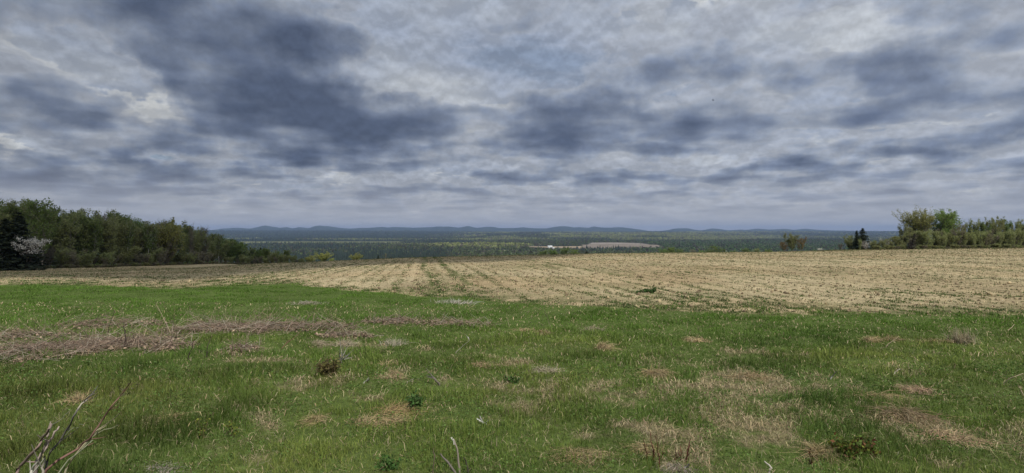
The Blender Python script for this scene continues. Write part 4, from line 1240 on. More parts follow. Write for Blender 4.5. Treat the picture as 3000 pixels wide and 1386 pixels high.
house(1611, 2040, 16, 10, 6, 'long white roofed farm building above the green trees in the valley', .1)
house(1621, 1960, 9, 8, 5.5, 'small white gabled farmhouse left of a taller tree in the valley', 1.1)
house(1637, 1950, 9, 8, 6, 'white gable end house right of its twin among valley trees', 1.5)
house(2122, 640, 5, 4, 3., 'tiny white shed showing over the crest between green trees', 1.2, name='shed', cat='shed', z=EYE - float(W(743)) * 640)
for k, (px, L, lab) in enumerate([(709, 22, 'long white shed, leftmost of the far row behind the wood'), (722, 18, 'white shed second in the far row behind the wood'), (733, 16, 'white shed third in the far row behind the wood'), (745, 16, 'white shed at the right end of the far row behind the wood')]):
    house(px, 2660 - 18 * k, L, 11, 5, lab, .08, name='shed', cat='shed', z=EYE - float(W(722 + .8 * k)) * (2660 - 18 * k))

# ---- haze: one box of even air round everything on the ground
V, Q_ = box(-26000, 26000, -3000, 24000, -90, 185)
hm, ht = newmat('haze')
ho = ht.n('ShaderNodeOutputMaterial')
pv = ht.n('ShaderNodeVolumePrincipled', {'Color': (.43, .60, .95, 1), 'Density': 5.5e-5, 'Anisotropy': .0})
ht.link(pv.outputs[0], ho.inputs['Volume'])
hb = obj('haze', mesh('haze', V, [Q_], hm))
tag(hb, 'thin blue air haze over the whole landscape', 'haze', kind='stuff')

# ---- the cloud whose shadow lies over the left wood and the far strip of the field
SH = [(-420, 812), (-150, 813), (0, 814), (180, 816), (330, 819), (460, 824), (540, 824), (620, 817), (700, 808), (800, 798), (900, 789), (1000, 782), (1120, 776), (1250, 771.5), (1370, 769.5), (1480, 766), (1570, 760), (1650, 753), (1710, 747)]
sh = [gp(a, b) for a, b in SH]
HC = 340.
cm, ct = newmat('cloud_body')
cO = ct.n('ShaderNodeOutputMaterial'); cd = ct.n('ShaderNodeBsdfDiffuse', {'Color': (.93, .93, .94, 1)}); ctl = ct.n('ShaderNodeBsdfTranslucent', {'Color': (.8, .82, .86, 1)})
cmx = ct.n('ShaderNodeMixShader', {'Fac': .6}); ct.link(cd.outputs[0], cmx.inputs[1]); ct.link(ctl.outputs[0], cmx.inputs[2]); ctr = ct.n('ShaderNodeBsdfTransparent', {'Color': (1, 1, 1, 1)}); cm2 = ct.n('ShaderNodeMixShader', {'Fac': .46}); ct.link(cmx.outputs[0], cm2.inputs[1]); ct.link(ctr.outputs[0], cm2.inputs[2]); ct.link(cm2.outputs[0], cO.inputs[0])

def lift(P, hz=HC):
    k = (hz - P[:, 2]) / SV[2]
    return P[:, 0] + SV[0] * k, P[:, 1] + SV[1] * k


def loft_cloud(near, far, label, top=40., n=360, m_=15, wob=4.):
    """a flat-bottomed cloud whose outline throws its shadow between two ground lines"""
    def rs(P):
        P = np.array(P, float); c = np.concatenate([[0], np.cumsum(np.linalg.norm(np.diff(P[:, :2], axis=0), axis=1))]); q = np.linspace(0, c[-1], n)
        return np.stack([np.interp(q, c, P[:, i]) for i in range(3)], -1)
    A_, B_ = rs(near), rs(far)
    ax, ay = lift(A_); bx, by = lift(B_)
    q = np.arange(n)
    ay = ay + wob * (fbm(ax / 14, ay / 14, 77, 3) - .5); by = by + wob * 2 * (fbm(bx / 20, by / 20, 78, 3) - .5)
    v = np.linspace(0, 1, m_)[:, None]
    X = ax + (bx - ax) * v; Y = ay + (by - ay) * v
    w_ = np.minimum(np.sin(v * PI) ** .5, 1) * np.minimum(1, 12 * np.minimum(q / n, 1 - q / n)) ** .5
    wd = np.hypot(bx - ax, by - ay) / 120
    Zt = HC + top * np.clip(wd, .15, 1) * w_ * (.4 + 1.2 * fbm(X / 35, Y / 35, 9, 4)); Zb = HC - 10 * np.clip(wd, .15, 1) * w_ * (.3 + 1.2 * fbm(X / 30, Y / 30, 19, 4))
    V = np.concatenate([np.stack([X, Y, Zt], -1).reshape(-1, 3), np.stack([X, Y, Zb - .05], -1).reshape(-1, 3)])
    i = np.arange(m_ - 1)[:, None]; j = np.arange(n - 1)[None]
    q1 = np.stack([i * n + j, i * n + j + 1, (i + 1) * n + j + 1, (i + 1) * n + j], -1).reshape(-1, 4)
    o = obj('cloud', mesh('cloud', V, [q1, q1[:, ::-1] + m_ * n], cm, None, True))
    tag(o, label, 'cloud', kind='structure')


def gq(px, Yq):
    x = float(U(px)) * Yq
    return (x, Yq, float(terrain(x, Yq)))


loft_cloud([p for p, q in zip(sh, SH) if q[0] <= 910], [gq(-420, 330), gq(-100, 330), gq(200, 330), gq(450, 320), gq(600, 300), gq(720, 270), gq(800, 225), gq(850, 180), gq(905, 125)], 'low grey cloud overhead shading the wood on the left')
loft_cloud([p for p, q in zip(sh, SH) if q[0] >= 890], [gq(880, 128), gq(960, 112), gq(1060, 106), gq(1250, 101), gq(1450, 103), gq(1600, 106), gq(1712, 108)], 'long thin grey cloud overhead shading the far strip of the field')
print('valley', time.time() - T0)
#FOREGROUND
# ------------------------------------------------------------------ foreground things
stickm = attrmat('dead_wood', .85)
strawm = leafmat('straw_tuft', None, None, .08, attr=True)
herbm = leafmat('herb', None, None, .3, attr=True)
WOODC = np.array([[.37, .275, .205], [.27, .19, .145], [.46, .375, .28], [.14, .10, .08], [.41, .30, .235], [.52, .46, .37], [.32, .24, .175]])


def thing_mesh(name, acc_, mat, loc, label, cat, group=None):
    o = obj(name, acc_.mesh(name, mat))
    o.location = loc
    return tag(o, label, cat, group)


def sticks(rng, cx, cy, rx, ry, n, ln, rad, hmax, flat, K=4):
    """crooked sticks heaped in an ellipse; local to (cx,cy)"""
    a = rng.uniform(0, 2 * PI, n); r = np.sqrt(rng.random(n)) * (1 + .12 * rng.normal(size=n))
    x = np.cos(a) * r * rx; y = np.sin(a) * r * ry
    hz = hmax * np.clip(1 - r ** 2, .05, 1) * rng.random(n)
    g_ = fbm((x + cx) / .55, (y + cy) / .4, 88, 2) > .43
    x = np.where(g_, x, x * .55 + .3 * rx * np.sin(y * 9)); y = np.where(g_, y, y * .6)
    d = rng.uniform(0, 2 * PI, n)
    e = np.abs(rng.normal(0, flat, n))
    L = ln * rng.uniform(.35, 1.3, n)
    kk = np.linspace(-.5, .5, K)
    dv = np.stack([np.cos(d) * np.cos(e), np.sin(d) * np.cos(e), np.sin(e)], -1)
    P = np.stack([x, y, hz + np.sin(e) * L * .5], -1)[:, None] + dv[:, None] * (L[:, None] * kk)[..., None]
    P[:, 1:-1] += rng.normal(0, .035, (n, K - 2, 3)) * L[:, None, None]
    P[..., 2] += terrain(P[..., 0] + cx, P[..., 1] + cy) - float(terrain(cx, cy))
    R = (rad * rng.uniform(.45, 1.3, n))[:, None] * np.linspace(1, .45, K)
    V, Qd = tubes(P, R, 3)
    c = WOODC[rng.integers(0, len(WOODC), n)] * rng.uniform(.55, 1.2, (n, 1))
    return V, Qd, np.repeat(c, K * 3, 0)


def brush(pxc, pyc, wpx, hpx, n, label, ln=.55, hmax=.22, up=.35, seed=0, rad=.0062, cat='brush pile'):
    rng = np.random.default_rng(500 + seed)
    if n < 150: n = int(n * 2)
    x, y, z = gp(pxc, pyc); rx = wpx / F * y
    d = (pyc - HY) / F
    ry = min(hpx / F * y / d, 1.5)
    ac = Acc()
    ac.add(*sticks(rng, x, y, rx, ry, int(n * .55), ln * .85, rad * .7, hmax * .38, .25))
    ac.add(*sticks(rng, x, y, rx, ry, n // 6, ln * .6, rad * .55, hmax * .4, .95))
    ac.add(*sticks(rng, x, y, rx * 1.12, ry * 1.8 + .12, n // 4, ln * .6, rad * .55, hmax * .15, .18))
    ac.add(*sticks(rng, x, y, rx * 1.08, ry * 1.5 + .15, n // 9, ln * .55, rad * .5, hmax * .2, .9))
    # litter of broken bits and dead leaves at the bottom
    m_ = n; a = rng.uniform(0, 2 * PI, m_); r = np.sqrt(rng.random(m_)) * 1.08
    lx = np.cos(a) * r * rx; ly = np.sin(a) * r * ry
    c = np.stack([lx, ly, terrain(lx + x, ly + y) - z + rng.uniform(.01, .06, m_)], -1)
    V, Qd = leaves(rng, c, .028, .7)
    ac.add(V, Qd, np.repeat(np.array([[.27, .20, .14]]) * rng.uniform(.4, 1.6, (m_, 1)), 4, 0))
    return thing_mesh('brush_pile', ac, stickm, (x, y, z), label, cat)


for i, a in enumerate([
        (60, 1040, 190, 30, 520, 'thick heap of cut brown brush at the left border of the meadow', .7, .26),
        (235, 1022, 130, 26, 380, 'heap of cut brush right of the thickest one, beneath the dark bent stem', .7, .24),
        (390, 1008, 120, 20, 320, 'brush heap at the right end of the nearer brush row on the left', .6, .2),
        (500, 1020, 60, 13, 90, 'small scatter of dry sticks trailing right of the nearer brush row', .45, .1),
        (590, 968, 100, 15, 330, 'left heap of the farther grey brush row behind the pale crooked branch', .75, .32),
        (770, 965, 120, 14, 360, 'long middle heap of the farther grey brush row', .75, .28),
        (930, 962, 110, 13, 280, 'right heap of the farther brush row, browner and flatter', .65, .2),
        (1010, 988, 80, 8, 120, 'thin line of brush sticks before the right heap of the farther row', .5, .12),
        (1150, 945, 90, 9, 110, 'faint farthest strip of brush sticks left of the dry white stalk', .55, .14),
        (1330, 950, 110, 9, 190, 'thin grey litter of sticks in the grass right of the farthest strip', .45, .10),
        (705, 1030, 45, 9, 80, 'small brown heap of twigs left of the grey forked stick', .45, .14),
        (60, 985, 140, 14, 90, 'loose pale sticks lying behind the thick brush heap at left', .6, .12),
        (330, 955, 160, 12, 110, 'sparse pale brush stems standing behind the nearer brush row', .6, .16)]):
    brush(a[0], a[1], a[2], a[3], a[4], a[5], a[6], a[7], seed=i)


def twig(name, pts, r0, r1, colr, label, cat, dep=None, rng=None, side=0, sidelen=.25, group=None, hook=True):
    """one crooked stem through photo points standing over the ground seen under its first point"""
    rng = rng or np.random.default_rng(int(pts[0][0] * 7 + pts[0][1]))
    x0, y0, z0 = gp(*pts[0])
    if dep: y0 = dep; x0 = float(U(pts[0][0])) * dep; z0 = EYE - float(W(pts[0][1])) * dep
    P = []
    for k, (px, py) in enumerate(pts):
        yy = y0 + rng.normal(0, .03) * k
        P.append((float(U(px)) * yy - x0, yy - y0, EYE - float(W(py)) * yy - z0))
    P = np.array(P)
    # resample
    s = np.linspace(0, 1, len(P)); q = np.linspace(0, 1, max(7, len(P) * 2))
    P = np.stack([np.interp(q, s, P[:, i]) for i in range(3)], -1)
    P[1:-1] += rng.normal(0, .004, (len(q) - 2, 3))
    P[0, 2] -= .03
    ac = Acc()
    V, Qd = tubes(P[None], np.linspace(r0, r1, len(q))[None], 6); ac.add(V, Qd, np.array(colr) * rng.uniform(.8, 1.2))
    for k in range(side):
        j = rng.integers(1, len(q) - 1)
        d = norm(P[min(j + 1, len(q) - 1)] - P[j - 1] + rng.normal(0, .6, 3) * np.linalg.norm(P[min(j + 1, len(q) - 1)] - P[j - 1]))
        L = sidelen * rng.uniform(.4, 1.2)
        sp = np.stack([P[j] + d * L * f + np.array([0, 0, .15 * L * f * f]) for f in (0, .35, .7, 1.)])
        rr = r1 + (r0 - r1) * (1 - q[j])
        V, Qd = tubes(sp[None], np.linspace(rr * .6, r1 * .5, 4)[None], 5); ac.add(V, Qd, np.array(colr) * rng.uniform(.8, 1.25))
    return thing_mesh(name, ac, stickm, (x0, y0, z0), label, cat, group)


GREY = (.40, .37, .34); BRN = (.17, .12, .09); DRK = (.07, .055, .045); PALE = (.46, .42, .35); TAN = (.40, .32, .22); RED = (.115, .045, .032)
twig('stem', [(313, 985), (322, 950), (337, 906)], .006, .003, DRK, 'single dark upright stem leaning right above the nearer brush row', 'stem')
twig('stem', [(363, 1022), (368, 990), (366, 972), (361, 955)], .011, .005, DRK, 'thick dark bent stem rising from the nearer brush row', 'stem', side=2)
twig('stem', [(62, 1075), (85, 1040), (112, 1005)], .007, .003, BRN, 'dark thin stick leaning right out of the thick heap at left', 'stem')
twig('stem', [(225, 1015), (212, 995), (209, 972)], .007, .003, BRN, 'short dark curved stem left of the pale crooked one', 'stem')
twig('stem', [(222, 1012), (233, 995), (236, 976)], .009, .005, GREY, 'pale crooked standing stem in the nearer brush row', 'stem', side=1)
twig('stem', [(283, 1008), (289, 992), (285, 978)], .007, .004, PALE, 'pale forked stem right of the crooked one in the nearer row', 'stem', side=2, sidelen=.14)
twig('stem', [(505, 985), (478, 930), (457, 888)], .0045, .002, TAN, 'long straight pale stem leaning left above the brush', 'stem', side=3)
twig('stem', [(410, 1005), (422, 985), (432, 960)], .007, .003, TAN, 'tan stem leaning right at the end of the nearer brush row', 'stem', side=3)
twig('stem', [(548, 1055), (562, 1020), (568, 995)], .007, .003, DRK, 'dark upright twigs in front of the sparse sticks', 'stem', side=3)
twig('stem', [(603, 1048), (611, 1010), (617, 990)], .007, .003, DRK, 'thin dark stem right of the dark upright twigs', 'stem', side=1)
twig('branch', [(625, 968), (650, 985), (660, 992), (680, 975), (705, 960)], .009, .004, PALE, 'pale crooked branch forking in a wide v before the grey brush', 'branch', side=3)
twig('branch', [(1130, 985), (1080, 1000), (1000, 1042)], .006, .003, PALE, 'long thin pale stalk slanting across grass right of brush', 'branch')
twig('branch', [(801, 1018), (812, 1027), (830, 1033), (862, 1040)], .012, .005, GREY, 'grey forked dead stick lying right of the brush piles', 'branch', side=3, sidelen=.2)
twig('branch', [(822, 1024), (838, 1008), (852, 995)], .009, .005, (.22, .13, .09), 'reddish brown bark branch behind the grey forked stick', 'branch', side=2)
twig('branch', [(985, 1062), (1003, 1052), (1018, 1042)], .018, .003, GREY, 'grey bleached dead branch with many twigs behind the brown juniper', 'branch', side=14, sidelen=.22)
twig('stalk', [(1375, 1000), (1372, 990), (1369, 987)], .010, .006, GREY, 'small whitish tuft of bark standing in grass at centre', 'stalk', side=2, sidelen=.07)
twig('stalk', [(1331, 1036), (1350, 1018), (1373, 1000)], .005, .002, PALE, 'thin pale stalk leaning right under the whitish tuft', 'stalk')
twig('stalk', [(1615, 962), (1608, 945), (1598, 915)], .006, .002, (.25, .2, .15), 'lone dry flower stalk leaning left in the middle meadow', 'stalk', side=3, sidelen=.18)
twig('stalk', [(1493, 960), (1487, 938), (1483, 915)], .005, .002, TAN, 'thin dry stalk left of the lone flower stalk', 'stalk', side=1)
twig('stalk', [(1434, 952), (1427, 935), (1417, 928)], .005, .002, PALE, 'curved pale stalk bending left, left of the thin dry one', 'stalk')
twig('stick', [(1290, 1130), (1276, 1112), (1262, 1096)], .016, .006, (.16, .14, .12), 'dark splintered stick leaning left among the centre grass', 'stick', side=5, sidelen=.13)
twig('stick', [(1065, 1125), (1074, 1117), (1083, 1111)], .010, .007, GREY, 'short grey stick end near the green weed clump', 'stick', side=1, sidelen=.08)
twig('stick', [(1190, 1122), (1200, 1117), (1212, 1109)], .007, .003, PALE, 'thin pale stick on the straw left of the dark splintered one', 'stick', side=1, sidelen=.1)
twig('stick', [(1425, 1244), (1410, 1235), (1397, 1228)], .016, .006, (.55, .54, .52), 'bleached white splinter of wood lying in the grass', 'stick', side=4, sidelen=.10)
twig('stick', [(1670, 1175), (1688, 1190), (1705, 1203)], .007, .004, PALE, 'thin pale stick lying right of centre in short grass', 'stick')
twig('stick', [(2612, 1100), (2622, 1091), (2637, 1081)], .009, .006, PALE, 'thick pale straw stick leaning right on the right meadow', 'stick')
twig('stick', [(2430, 1112), (2441, 1101), (2451, 1089)], .009, .005, GREY, 'short grey stick standing left of the thick pale one', 'stick')
twig('stick', [(2935, 1128), (2962, 1108), (2998, 1094)], .006, .003, TAN, 'long pale stalk slanting to the right border', 'stick', side=2)
twig('stick', [(2998, 1160), (2990, 1142), (2984, 1128)], .007, .004, TAN, 'grey stick leaning left at the right border', 'stick')
twig('stick', [(2590, 1018), (2612, 1002), (2632, 986)], .006, .003, TAN, 'thin tan stalk leaning right below the dry field edge tufts', 'stick')
twig('stick', [(2950, 972), (2962, 960), (2972, 950)], .007, .004, TAN, 'short tan stalk near the field edge at the right border', 'stick')
twig('stick', [(2252, 1386), (2262, 1372), (2240, 1352)], .010, .005, PALE, 'pale stick cut by the bottom edge right of the red shoots', 'stick')
twig('stick', [(2003, 1380), (2010, 1370), (2019, 1360)], .009, .006, GREY, 'grey bark strip at the foot of the right red shoots', 'stick')

# stub of cut stems at the bottom of the photo
e = empty('stump', gp(1345, 1384), 'cut shrub stump with upright broken stems at the bottom centre', 'stump')
for k, (pts, r0, r1, cc_) in enumerate([([(1347, 1392), (1342, 1345), (1336, 1300), (1326, 1286)], .010, .006, (.20, .155, .125)), ([(1342, 1395), (1312, 1355), (1290, 1330)], .012, .007, (.20, .16, .14)),
                                        ([(1268, 1385), (1272, 1340), (1270, 1312)], .006, .003, BRN), ([(1372, 1390), (1366, 1360), (1358, 1340)], .008, .004, DRK), ([(1330, 1290), (1322, 1288), (1320, 1283)], .006, .003, PALE)]):
    o = twig('stem', pts, r0 * .85, r1 * .8, tuple(np.minimum(np.array(cc_) * np.array([1.05, 1.15, 1.15]), .6)), None, None, dep=4.05 if k != 2 else 4.1)
    o.location = Vector(o.location) - Vector(e.location); o.parent = e
# big bare shrub stems, lower left corner
e = empty('bare_shrub', (-3.05, 3.62, float(terrain(-3.05, 3.62))), 'leaning bare shrub of long brown and grey stems, bottom left corner', 'shrub')
for k, (pts, r0, r1, cc_, dep, sd_) in enumerate([
        ([(45, 1400), (55, 1375), (75, 1345), (110, 1310), (126, 1284), (143, 1262), (150, 1243)], .013, .008, (.30, .20, .17), 3.55, 1),
        ([(103, 1400), (108, 1345), (140, 1300), (158, 1268), (173, 1250)], .012, .006, (.34, .25, .22), 3.6, 1),
        ([(112, 1345), (135, 1285), (142, 1262), (148, 1236)], .009, .004, (.32, .24, .20), 3.58, 0),
        ([(130, 1380), (152, 1320), (200, 1250), (222, 1212), (240, 1182), (262, 1163), (286, 1131)], .009, .003, (.10, .085, .075), 3.7, 3),
        ([(200, 1248), (232, 1190), (258, 1168), (279, 1152)], .007, .004, (.34, .28, .22), 3.72, 0),
        ([(118, 1395), (170, 1350), (235, 1310), (268, 1275), (300, 1232), (330, 1188), (355, 1155), (384, 1118)], .010, .0035, (.19, .10, .08), 3.62, 5),
        ([(182, 1400), (212, 1338), (250, 1295), (300, 1250), (350, 1212)], .008, .003, (.38, .31, .20), 3.66, 2),
        ([(240, 1302), (285, 1270), (345, 1246)], .005, .003, (.36, .33, .20), 3.66, 0),
        ([(160, 1390), (205, 1345), (262, 1300), (271, 1290)], .006, .003, (.40, .38, .25), 3.6, 1),
        ([(192, 1262), (228, 1250), (252, 1236)], .003, .002, (.22, .22, .14), 3.68, 0),
        ([(145, 1252), (185, 1222), (205, 1202)], .003, .002, (.20, .18, .13), 3.6, 0),
        ([(88, 1400), (97, 1370), (112, 1350)], .011, .006, (.45, .40, .33), 3.5, 2),
        ([(122, 1390), (128, 1355), (131, 1337)], .009, .006, (.36, .30, .24), 3.5, 1)]):
    o = twig('stem', pts, r0 * .85, r1 * .8, tuple(np.minimum(np.array(cc_) * np.array([1.05, 1.15, 1.15]), .6)), None, None, dep=dep, side=sd_, sidelen=.16)
    o.location = Vector(o.location) - Vector(e.location); o.parent = e
# sprig of young leaves at the tip of the longest stem
rg_ = np.random.default_rng(8)
tipc = np.array([(float(U(368)) * 3.75, 3.75, EYE - float(W(1136)) * 3.75)])
c = tipc + rg_.normal(0, 1, (46, 3)) * np.array([.035, .04, .035])
Vv, Qd = leaves(rg_, c, .010); ac = Acc(); ac.add(Vv, Qd, np.repeat(np.array([[.11, .11, .05]]) * rg_.uniform(.4, 1.5, (46, 1)), 4, 0))
o = obj('leaves', ac.mesh('leaves', herbm)); o.parent = e; o.location = -Vector(e.location)

# red shoots, two clumps
for lab, lst in [('clump of dark red upright shoots, left and taller one near the bottom', [((1899, 1352), (1884, 1286)), ((1916, 1355), (1904, 1262)), ((1934, 1372), (1919, 1276)), ((1938, 1355), (1941, 1322)), ((1912, 1350), (1911, 1310))]),
                 ('clump of short dark red shoots right of the taller clump', [((1976, 1350), (1979, 1312)), ((1992, 1352), (1994, 1306)), ((1985, 1345), (1988, 1318)), ((2006, 1356), (2019, 1300)), ((2010, 1352), (2023, 1285))])]:
    b0 = gp((lst[0][0][0] + lst[-1][0][0]) / 2, 1354)
    e = empty('red_shoots', b0, lab, 'shoots', 'red shoots in the lower right meadow')
    for (a_, b_) in lst:
        mid = ((a_[0] + b_[0]) / 2 + 2, (a_[1] + b_[1]) / 2)
        o = twig('shoot', [a_, mid, b_], .0046, .0022, RED, None, None, side=3, sidelen=.035)
        o.location = Vector(o.location) - Vector(b0); o.parent = e


def herb(name, px, py, w_, h_, n, lsz, cols, label, cat, stems=6, seed=0, flat=.1):
    """small leafy plant: stems and leaves"""
    rng = np.random.default_rng(700 + seed)
    x, y, z = gp(px, py)
    rx = w_ / F * y / 2; H = h_ / F * y
    e = empty(name, (x, y, z), label, cat)
    a = rng.uniform(0, 2 * PI, stems); r = np.sqrt(rng.random(stems)) * rx
    kk = np.linspace(0, 1, 4)
    P = np.stack([np.cos(a)[:, None] * r[:, None] * (.25 + .75 * kk), np.sin(a)[:, None] * r[:, None] * (.25 + .75 * kk), H * rng.uniform(.55, 1, stems)[:, None] * kk - .01], -1)
    V, Qd = tubes(P, np.full((stems, 1), .0035) * (1 - .6 * kk), 4)
    ac_ = Acc(); ac_.add(V, Qd, (.12, .085, .05)); s_ = obj('stems', ac_.mesh('herb_stems', stickm)); s_.parent = e
    i = rng.integers(0, stems, n); f = rng.uniform(.25, 1.05, n)[:, None]
    c_ = P[i, 0] * (1 - f) + P[i, 3] * f + rng.normal(0, 1, (n, 3)) * np.array([rx * .22, rx * .22, H * .09])
    c_[:, 2] = np.maximum(c_[:, 2], .01)
    V, Qd = leaves(rng, c_, lsz, flat)
    cs = np.array(cols)[rng.integers(0, len(cols), n)] * rng.uniform(.6, 1.3, (n, 1))
    ac_ = Acc(); ac_.add(V, Qd, np.repeat(cs, 4, 0)); l_ = obj('leaves', ac_.mesh('herb_leaves', herbm)); l_.parent = e
    return e


G1 = (.085, .165, .035); G2 = (.14, .21, .045); Y1 = (.20, .22, .04); B1 = (.16, .12, .04); R1 = (.16, .07, .03)
herb('juniper', 962, 1100, 60, 46, 900, .016, [(.19, .175, .06), (.13, .10, .045), (.25, .21, .075), (.09, .08, .04)], 'brown green juniper bush in front of the bleached branch', 'bush', 26, 1)
herb('weed', 1216, 1202, 52, 46, 260, .022, [(.075, .155, .040), (.105, .19, .05)], 'dark green leafy weed clump beside the straw at centre', 'weed', 14, 2, 0)
herb('low_shrub', 2478, 1338, 78, 56, 420, .017, [G2, Y1, (.13, .18, .04), R1], 'low yellow green shrub with reddish tips, left part, lower right meadow', 'shrub', 14, 3)
herb('low_shrub', 2535, 1335, 70, 46, 340, .017, [G2, (.14, .18, .04), R1, Y1], 'low yellow green shrub beside its twin, lower right meadow', 'shrub', 12, 4)
herb('weed', 592, 1286, 34, 66, 70, .013, [Y1, G2], 'spindly yellow green weed at lower left, left one of two', 'weed', 4, 5)
herb('weed', 680, 1282, 30, 56, 70, .013, [Y1, G2], 'spindly yellow green weed at lower left, right one of two', 'weed', 4, 6)
herb('weed', 1140, 1372, 70, 34, 260, .014, [G1, (.07, .15, .035)], 'round leaved green herb at the bottom edge left of the stump', 'weed', 16, 7)
herb('weed', 1890, 858, 22, 13, 240, .03, [(.05, .11, .028), (.07, .14, .035)], 'left part of the green weed patch standing in the tilled field', 'weed', 10, 8)
herb('weed', 1912, 860, 20, 17, 240, .03, [(.05, .11, .028), (.07, .14, .035)], 'right and taller part of the green weed patch in the tilled field', 'weed', 10, 9)
herb('weed', 1868, 858, 18, 7, 130, .03, [(.06, .12, .03), (.08, .14, .035)], 'low green weed patch left of the taller pair in the tilled field', 'weed', 8, 10)
herb('weed', 2375, 1362, 16, 60, 40, .010, [B1, R1], 'brown dead weed stem left of the low yellow green shrub', 'weed', 4, 11)
herb('weed', 1500, 1120, 60, 22, 160, .014, [G1, (.05, .13, .03)], 'dark green clover clump below the centre of the meadow', 'weed', 12, 12)


def tuft(px, py, w_, h_, n, label, seed=0, lay=.6, colr=(.50, .395, .225), cat='grass tuft', name='dry_grass_tuft'):
    rng = np.random.default_rng(900 + seed)
    x, y, z = gp(px, py); rx = w_ / F * y / 2; H = h_ / F * y; ry = min(rx, max(.15, rx * .6))
    n = int(n * (1.5 if n < 170 else .8))
    nc = max(5, int(w_ / 6)); ca = rng.uniform(0, 2 * PI, nc); cr_ = np.sqrt(rng.random(nc)) * .68
    ci = rng.integers(0, nc, n); sp_ = rng.uniform(.18, .44, nc)[ci]
    ux = np.cos(ca)[ci] * cr_[ci] + rng.normal(0, 1, n) * sp_; uy = np.sin(ca)[ci] * cr_[ci] + rng.normal(0, 1, n) * sp_
    bx_ = ux * rx; by_ = uy * ry; r = np.hypot(ux, uy)
    lay_dir = rng.uniform(0, 2 * PI)
    d = lay_dir + rng.normal(0, .5, nc)[ci] + rng.normal(0, .8, n); el_ = np.clip(rng.normal(PI / 2 * (1 - lay), .35, n), .08, 1.5)
    L = H * rng.uniform(.6, 1.5, n) / np.maximum(np.sin(el_), .45)
    L = np.minimum(L, .34)
    kk = np.array([0, .4, .75, 1.])
    dv = np.stack([np.cos(d) * np.cos(el_), np.sin(d) * np.cos(el_), np.sin(el_)], -1)
    mound = H * .5 * np.clip(1 - r ** 2 / .8, 0, 1) * lay
    P = np.stack([bx_, by_, mound * rng.random(n)], -1)[:, None] + dv[:, None] * (L[:, None] * kk)[..., None]
    P[..., 2] -= (.45 * L)[:, None] * kk ** 2 * np.cos(el_)[:, None]
    P[..., 2] = np.maximum(P[..., 2], .004) + terrain(P[..., 0] + x, P[..., 1] + y) - z
    V, Qd = tubes(P, np.full((n, 1), .0017 * max(1, y / 5)) * (1 - .6 * kk), 3)
    c_ = np.minimum(np.array(colr) * np.array([1.12, 1.11, 1.06]) * rng.uniform(.35, 1.3, (n, 1)), .8) * (1 + rng.normal(0, .05, (n, 3)))
    ac_ = Acc(); ac_.add(V, Qd, np.repeat(c_, 12, 0))
    o = obj(name, ac_.mesh(name, strawm)); o.location = (x, y, z)
    return tag(o, label, cat, None)


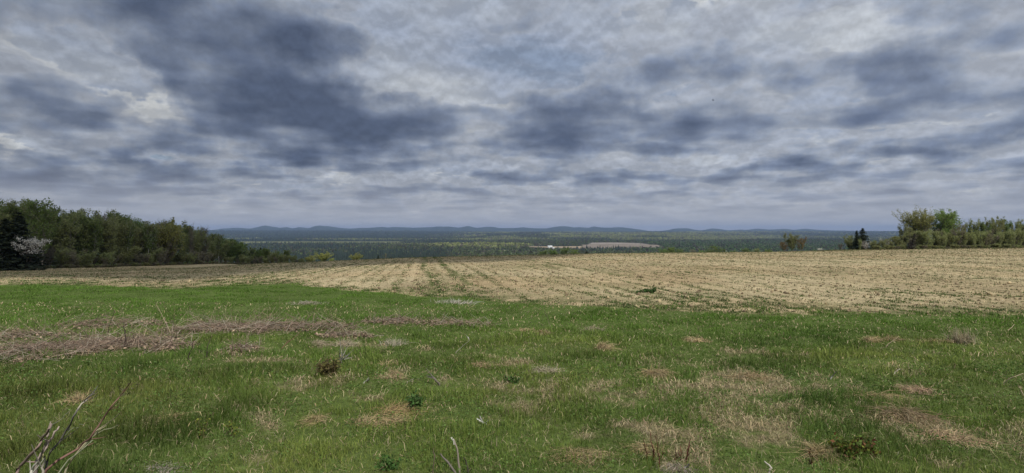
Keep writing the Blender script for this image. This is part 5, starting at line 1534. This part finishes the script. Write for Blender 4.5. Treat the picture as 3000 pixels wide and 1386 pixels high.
for i, a in enumerate([
        (2640, 1218, 170, 40, 900, 'matted brown mound of dead grass, biggest on the right meadow', .8, (.38, .29, .18)),
        (2570, 1165, 130, 22, 420, 'combed flat pale grass left above the brown mound', .85),
        (2700, 1150, 90, 24, 320, 'pinkish straw tuft right above the brown mound', .8, (.50, .37, .25)),
        (2820, 1004, 70, 34, 160, 'upright pale grass tuft near the field edge, right side', .25, (.46, .40, .28)),
        (2745, 1005, 70, 14, 130, 'low straw tuft left of the upright pale tuft near the field edge', .6),
        (2545, 1000, 60, 14, 110, 'low straw tuft near the field edge left of the slanting tan stalk', .6),
        (2608, 998, 40, 14, 90, 'small straw tuft near the field edge right of its low neighbour', .5),
        (1920, 1096, 90, 24, 420, 'domed tan tuft of dead grass right of centre', .8),
        (2045, 1000, 55, 16, 240, 'small domed straw tuft in the green far meadow', .75),
        (2190, 1106, 120, 20, 360, 'wide tan straw patch right of the domed tuft', .8),
        (1600, 1090, 110, 18, 260, 'whitish long straw lying right of the centre', .85, (.45, .40, .29)),
        (1410, 1072, 100, 16, 280, 'pinkish flat straw patch just left of the photo centre', .85, (.50, .37, .24)),
        (1540, 972, 60, 10, 120, 'small dry straw spot below the thin dry stalk', .7),
        (1585, 978, 40, 12, 110, 'small tan straw spot at the foot of the lone flower stalk', .6),
        (1745, 968, 60, 10, 140, 'pale straw spot in the far meadow below the weed patch', .6, (.44, .38, .27)),
        (1760, 1022, 40, 20, 140, 'dry tuft in green grass between two straw spots', .6),
        (1150, 1210, 90, 30, 420, 'warm tan straw patch at the left foot of the green weed clump', .85, (.50, .37, .19)),
        (1180, 1240, 110, 26, 360, 'straw patch in front of the warm tan one near centre', .85),
        (1145, 1070, 60, 16, 200, 'tan tuft above the short grey stick end', .8),
        (1170, 1105, 50, 22, 170, 'pale straw tuft beside the thin pale stick', .7),
        (1070, 1240, 70, 20, 220, 'grey tan straw tuft left of the centre straw patches', .7),
        (930, 1230, 60, 20, 200, 'straw tuft in dark grass left of the grey tan one', .7),
        (1700, 1335, 130, 30, 420, 'pale straw bed left of the red shoots', .85),
        (1990, 1375, 60, 22, 200, 'greyish straw bed at the foot of the short red shoots', .8, (.42, .37, .30)),
        (1905, 1315, 90, 22, 300, 'straw bed behind the tall red shoots', .8),
        (2400, 1330, 90, 36, 300, 'tan straw left of the low yellow green shrub', .6),
        (2780, 1290, 150, 30, 520, 'broad reddish straw patch near the lower right corner', .85, (.50, .37, .23)),
        (920, 1012, 60, 14, 140, 'pale dry grass right of the grey forked stick', .6, (.44, .38, .27)),
        (1010, 1015, 60, 18, 150, 'pale dry grass strands between brush and centre', .55, (.44, .38, .27)),
        (1150, 1013, 50, 18, 120, 'whitish leaning grass strands right of the dry grass strands', .4, (.48, .44, .34)),
        (1330, 890, 110, 12, 220, 'whitish dry stalk litter far off in the green meadow', .5, (.46, .44, .38)),
        (905, 890, 110, 9, 170, 'pale dry litter far off behind the grey brush row', .6, (.42, .38, .3)),
        (240, 1180, 60, 30, 200, 'tan dead grass behind the leaning bare shrub', .5),
        (495, 1235, 60, 26, 180, 'dry straw tuft left of the spindly weeds', .5),
        (420, 1250, 70, 24, 140, 'bent whitish grass heads right of the leaning bare shrub', .4, (.42, .38, .22)),
        (470, 1384, 120, 14, 200, 'grey matted stalks at the bottom edge right of the bare shrub', .9, (.40, .36, .31))]):
    tuft(a[0], a[1], a[2], a[3], a[4], a[5], i, a[6], *(a[7:] if len(a) > 7 else ()))

# ---- crow gliding high above the field
ac = Acc()
rb = np.array([.004, .045, .062, .07, .06, .035, .04, .03]); yb = np.array([.24, .20, .13, .03, -.08, -.17, -.23, -.30])
P = np.stack([yb * 0, yb, np.array([0, .005, 0, 0, .005, .01, .012, .014])], -1)
V, Qd = tubes(P[None], rb[None], 8); V[:, 2] *= .8; ac.add(V, Qd)
for s in (-1, 1):
    T_ = []; 
    xs = np.array([.03, .2, .36, .46]); le = np.array([.12, .15, .10, .0]); te = np.array([-.10, -.10, -.06, -.09]); zz = np.array([.02, .10, .13, .16])
    for j in range(4): T_ += [(s * xs[j], le[j], zz[j]), (s * xs[j], te[j], zz[j] - .012), (s * xs[j], (le[j] + te[j]) / 2, zz[j] + .02)]
    q = []
    for j in range(3):
        a0, b0 = j * 3, (j + 1) * 3
        q += [[a0, b0, b0 + 2, a0 + 2], [a0 + 2, b0 + 2, b0 + 1, a0 + 1], [a0 + 1, b0 + 1, b0, a0]]
    ac.add(np.array(T_), np.array(q))
for k in range(5):
    a_ = (k - 2) * .16; L_ = .16
    T_ = np.array([(-.012, -.28, .012), (.012, -.28, .012), (math.sin(a_) * L_ + .018, -.28 - math.cos(a_) * L_, .012), (math.sin(a_) * L_ - .018, -.28 - math.cos(a_) * L_, .012)])
    ac.add(T_, np.array([[0, 1, 2, 3]]))
cr_o = obj('crow', ac.mesh('crow', barkmat('black_feathers', (.012, .012, .014), (.03, .03, .034), 20.), True))
Yb_ = 175.
cr_o.location = (float(U(2089)) * Yb_, Yb_, EYE - float(W(294)) * Yb_); cr_o.rotation_euler = (.1, .5, 1.1)
tag(cr_o, 'tiny black bird flying under the clouds right of centre', 'bird')
#FGEND
print('done', time.time() - T0)
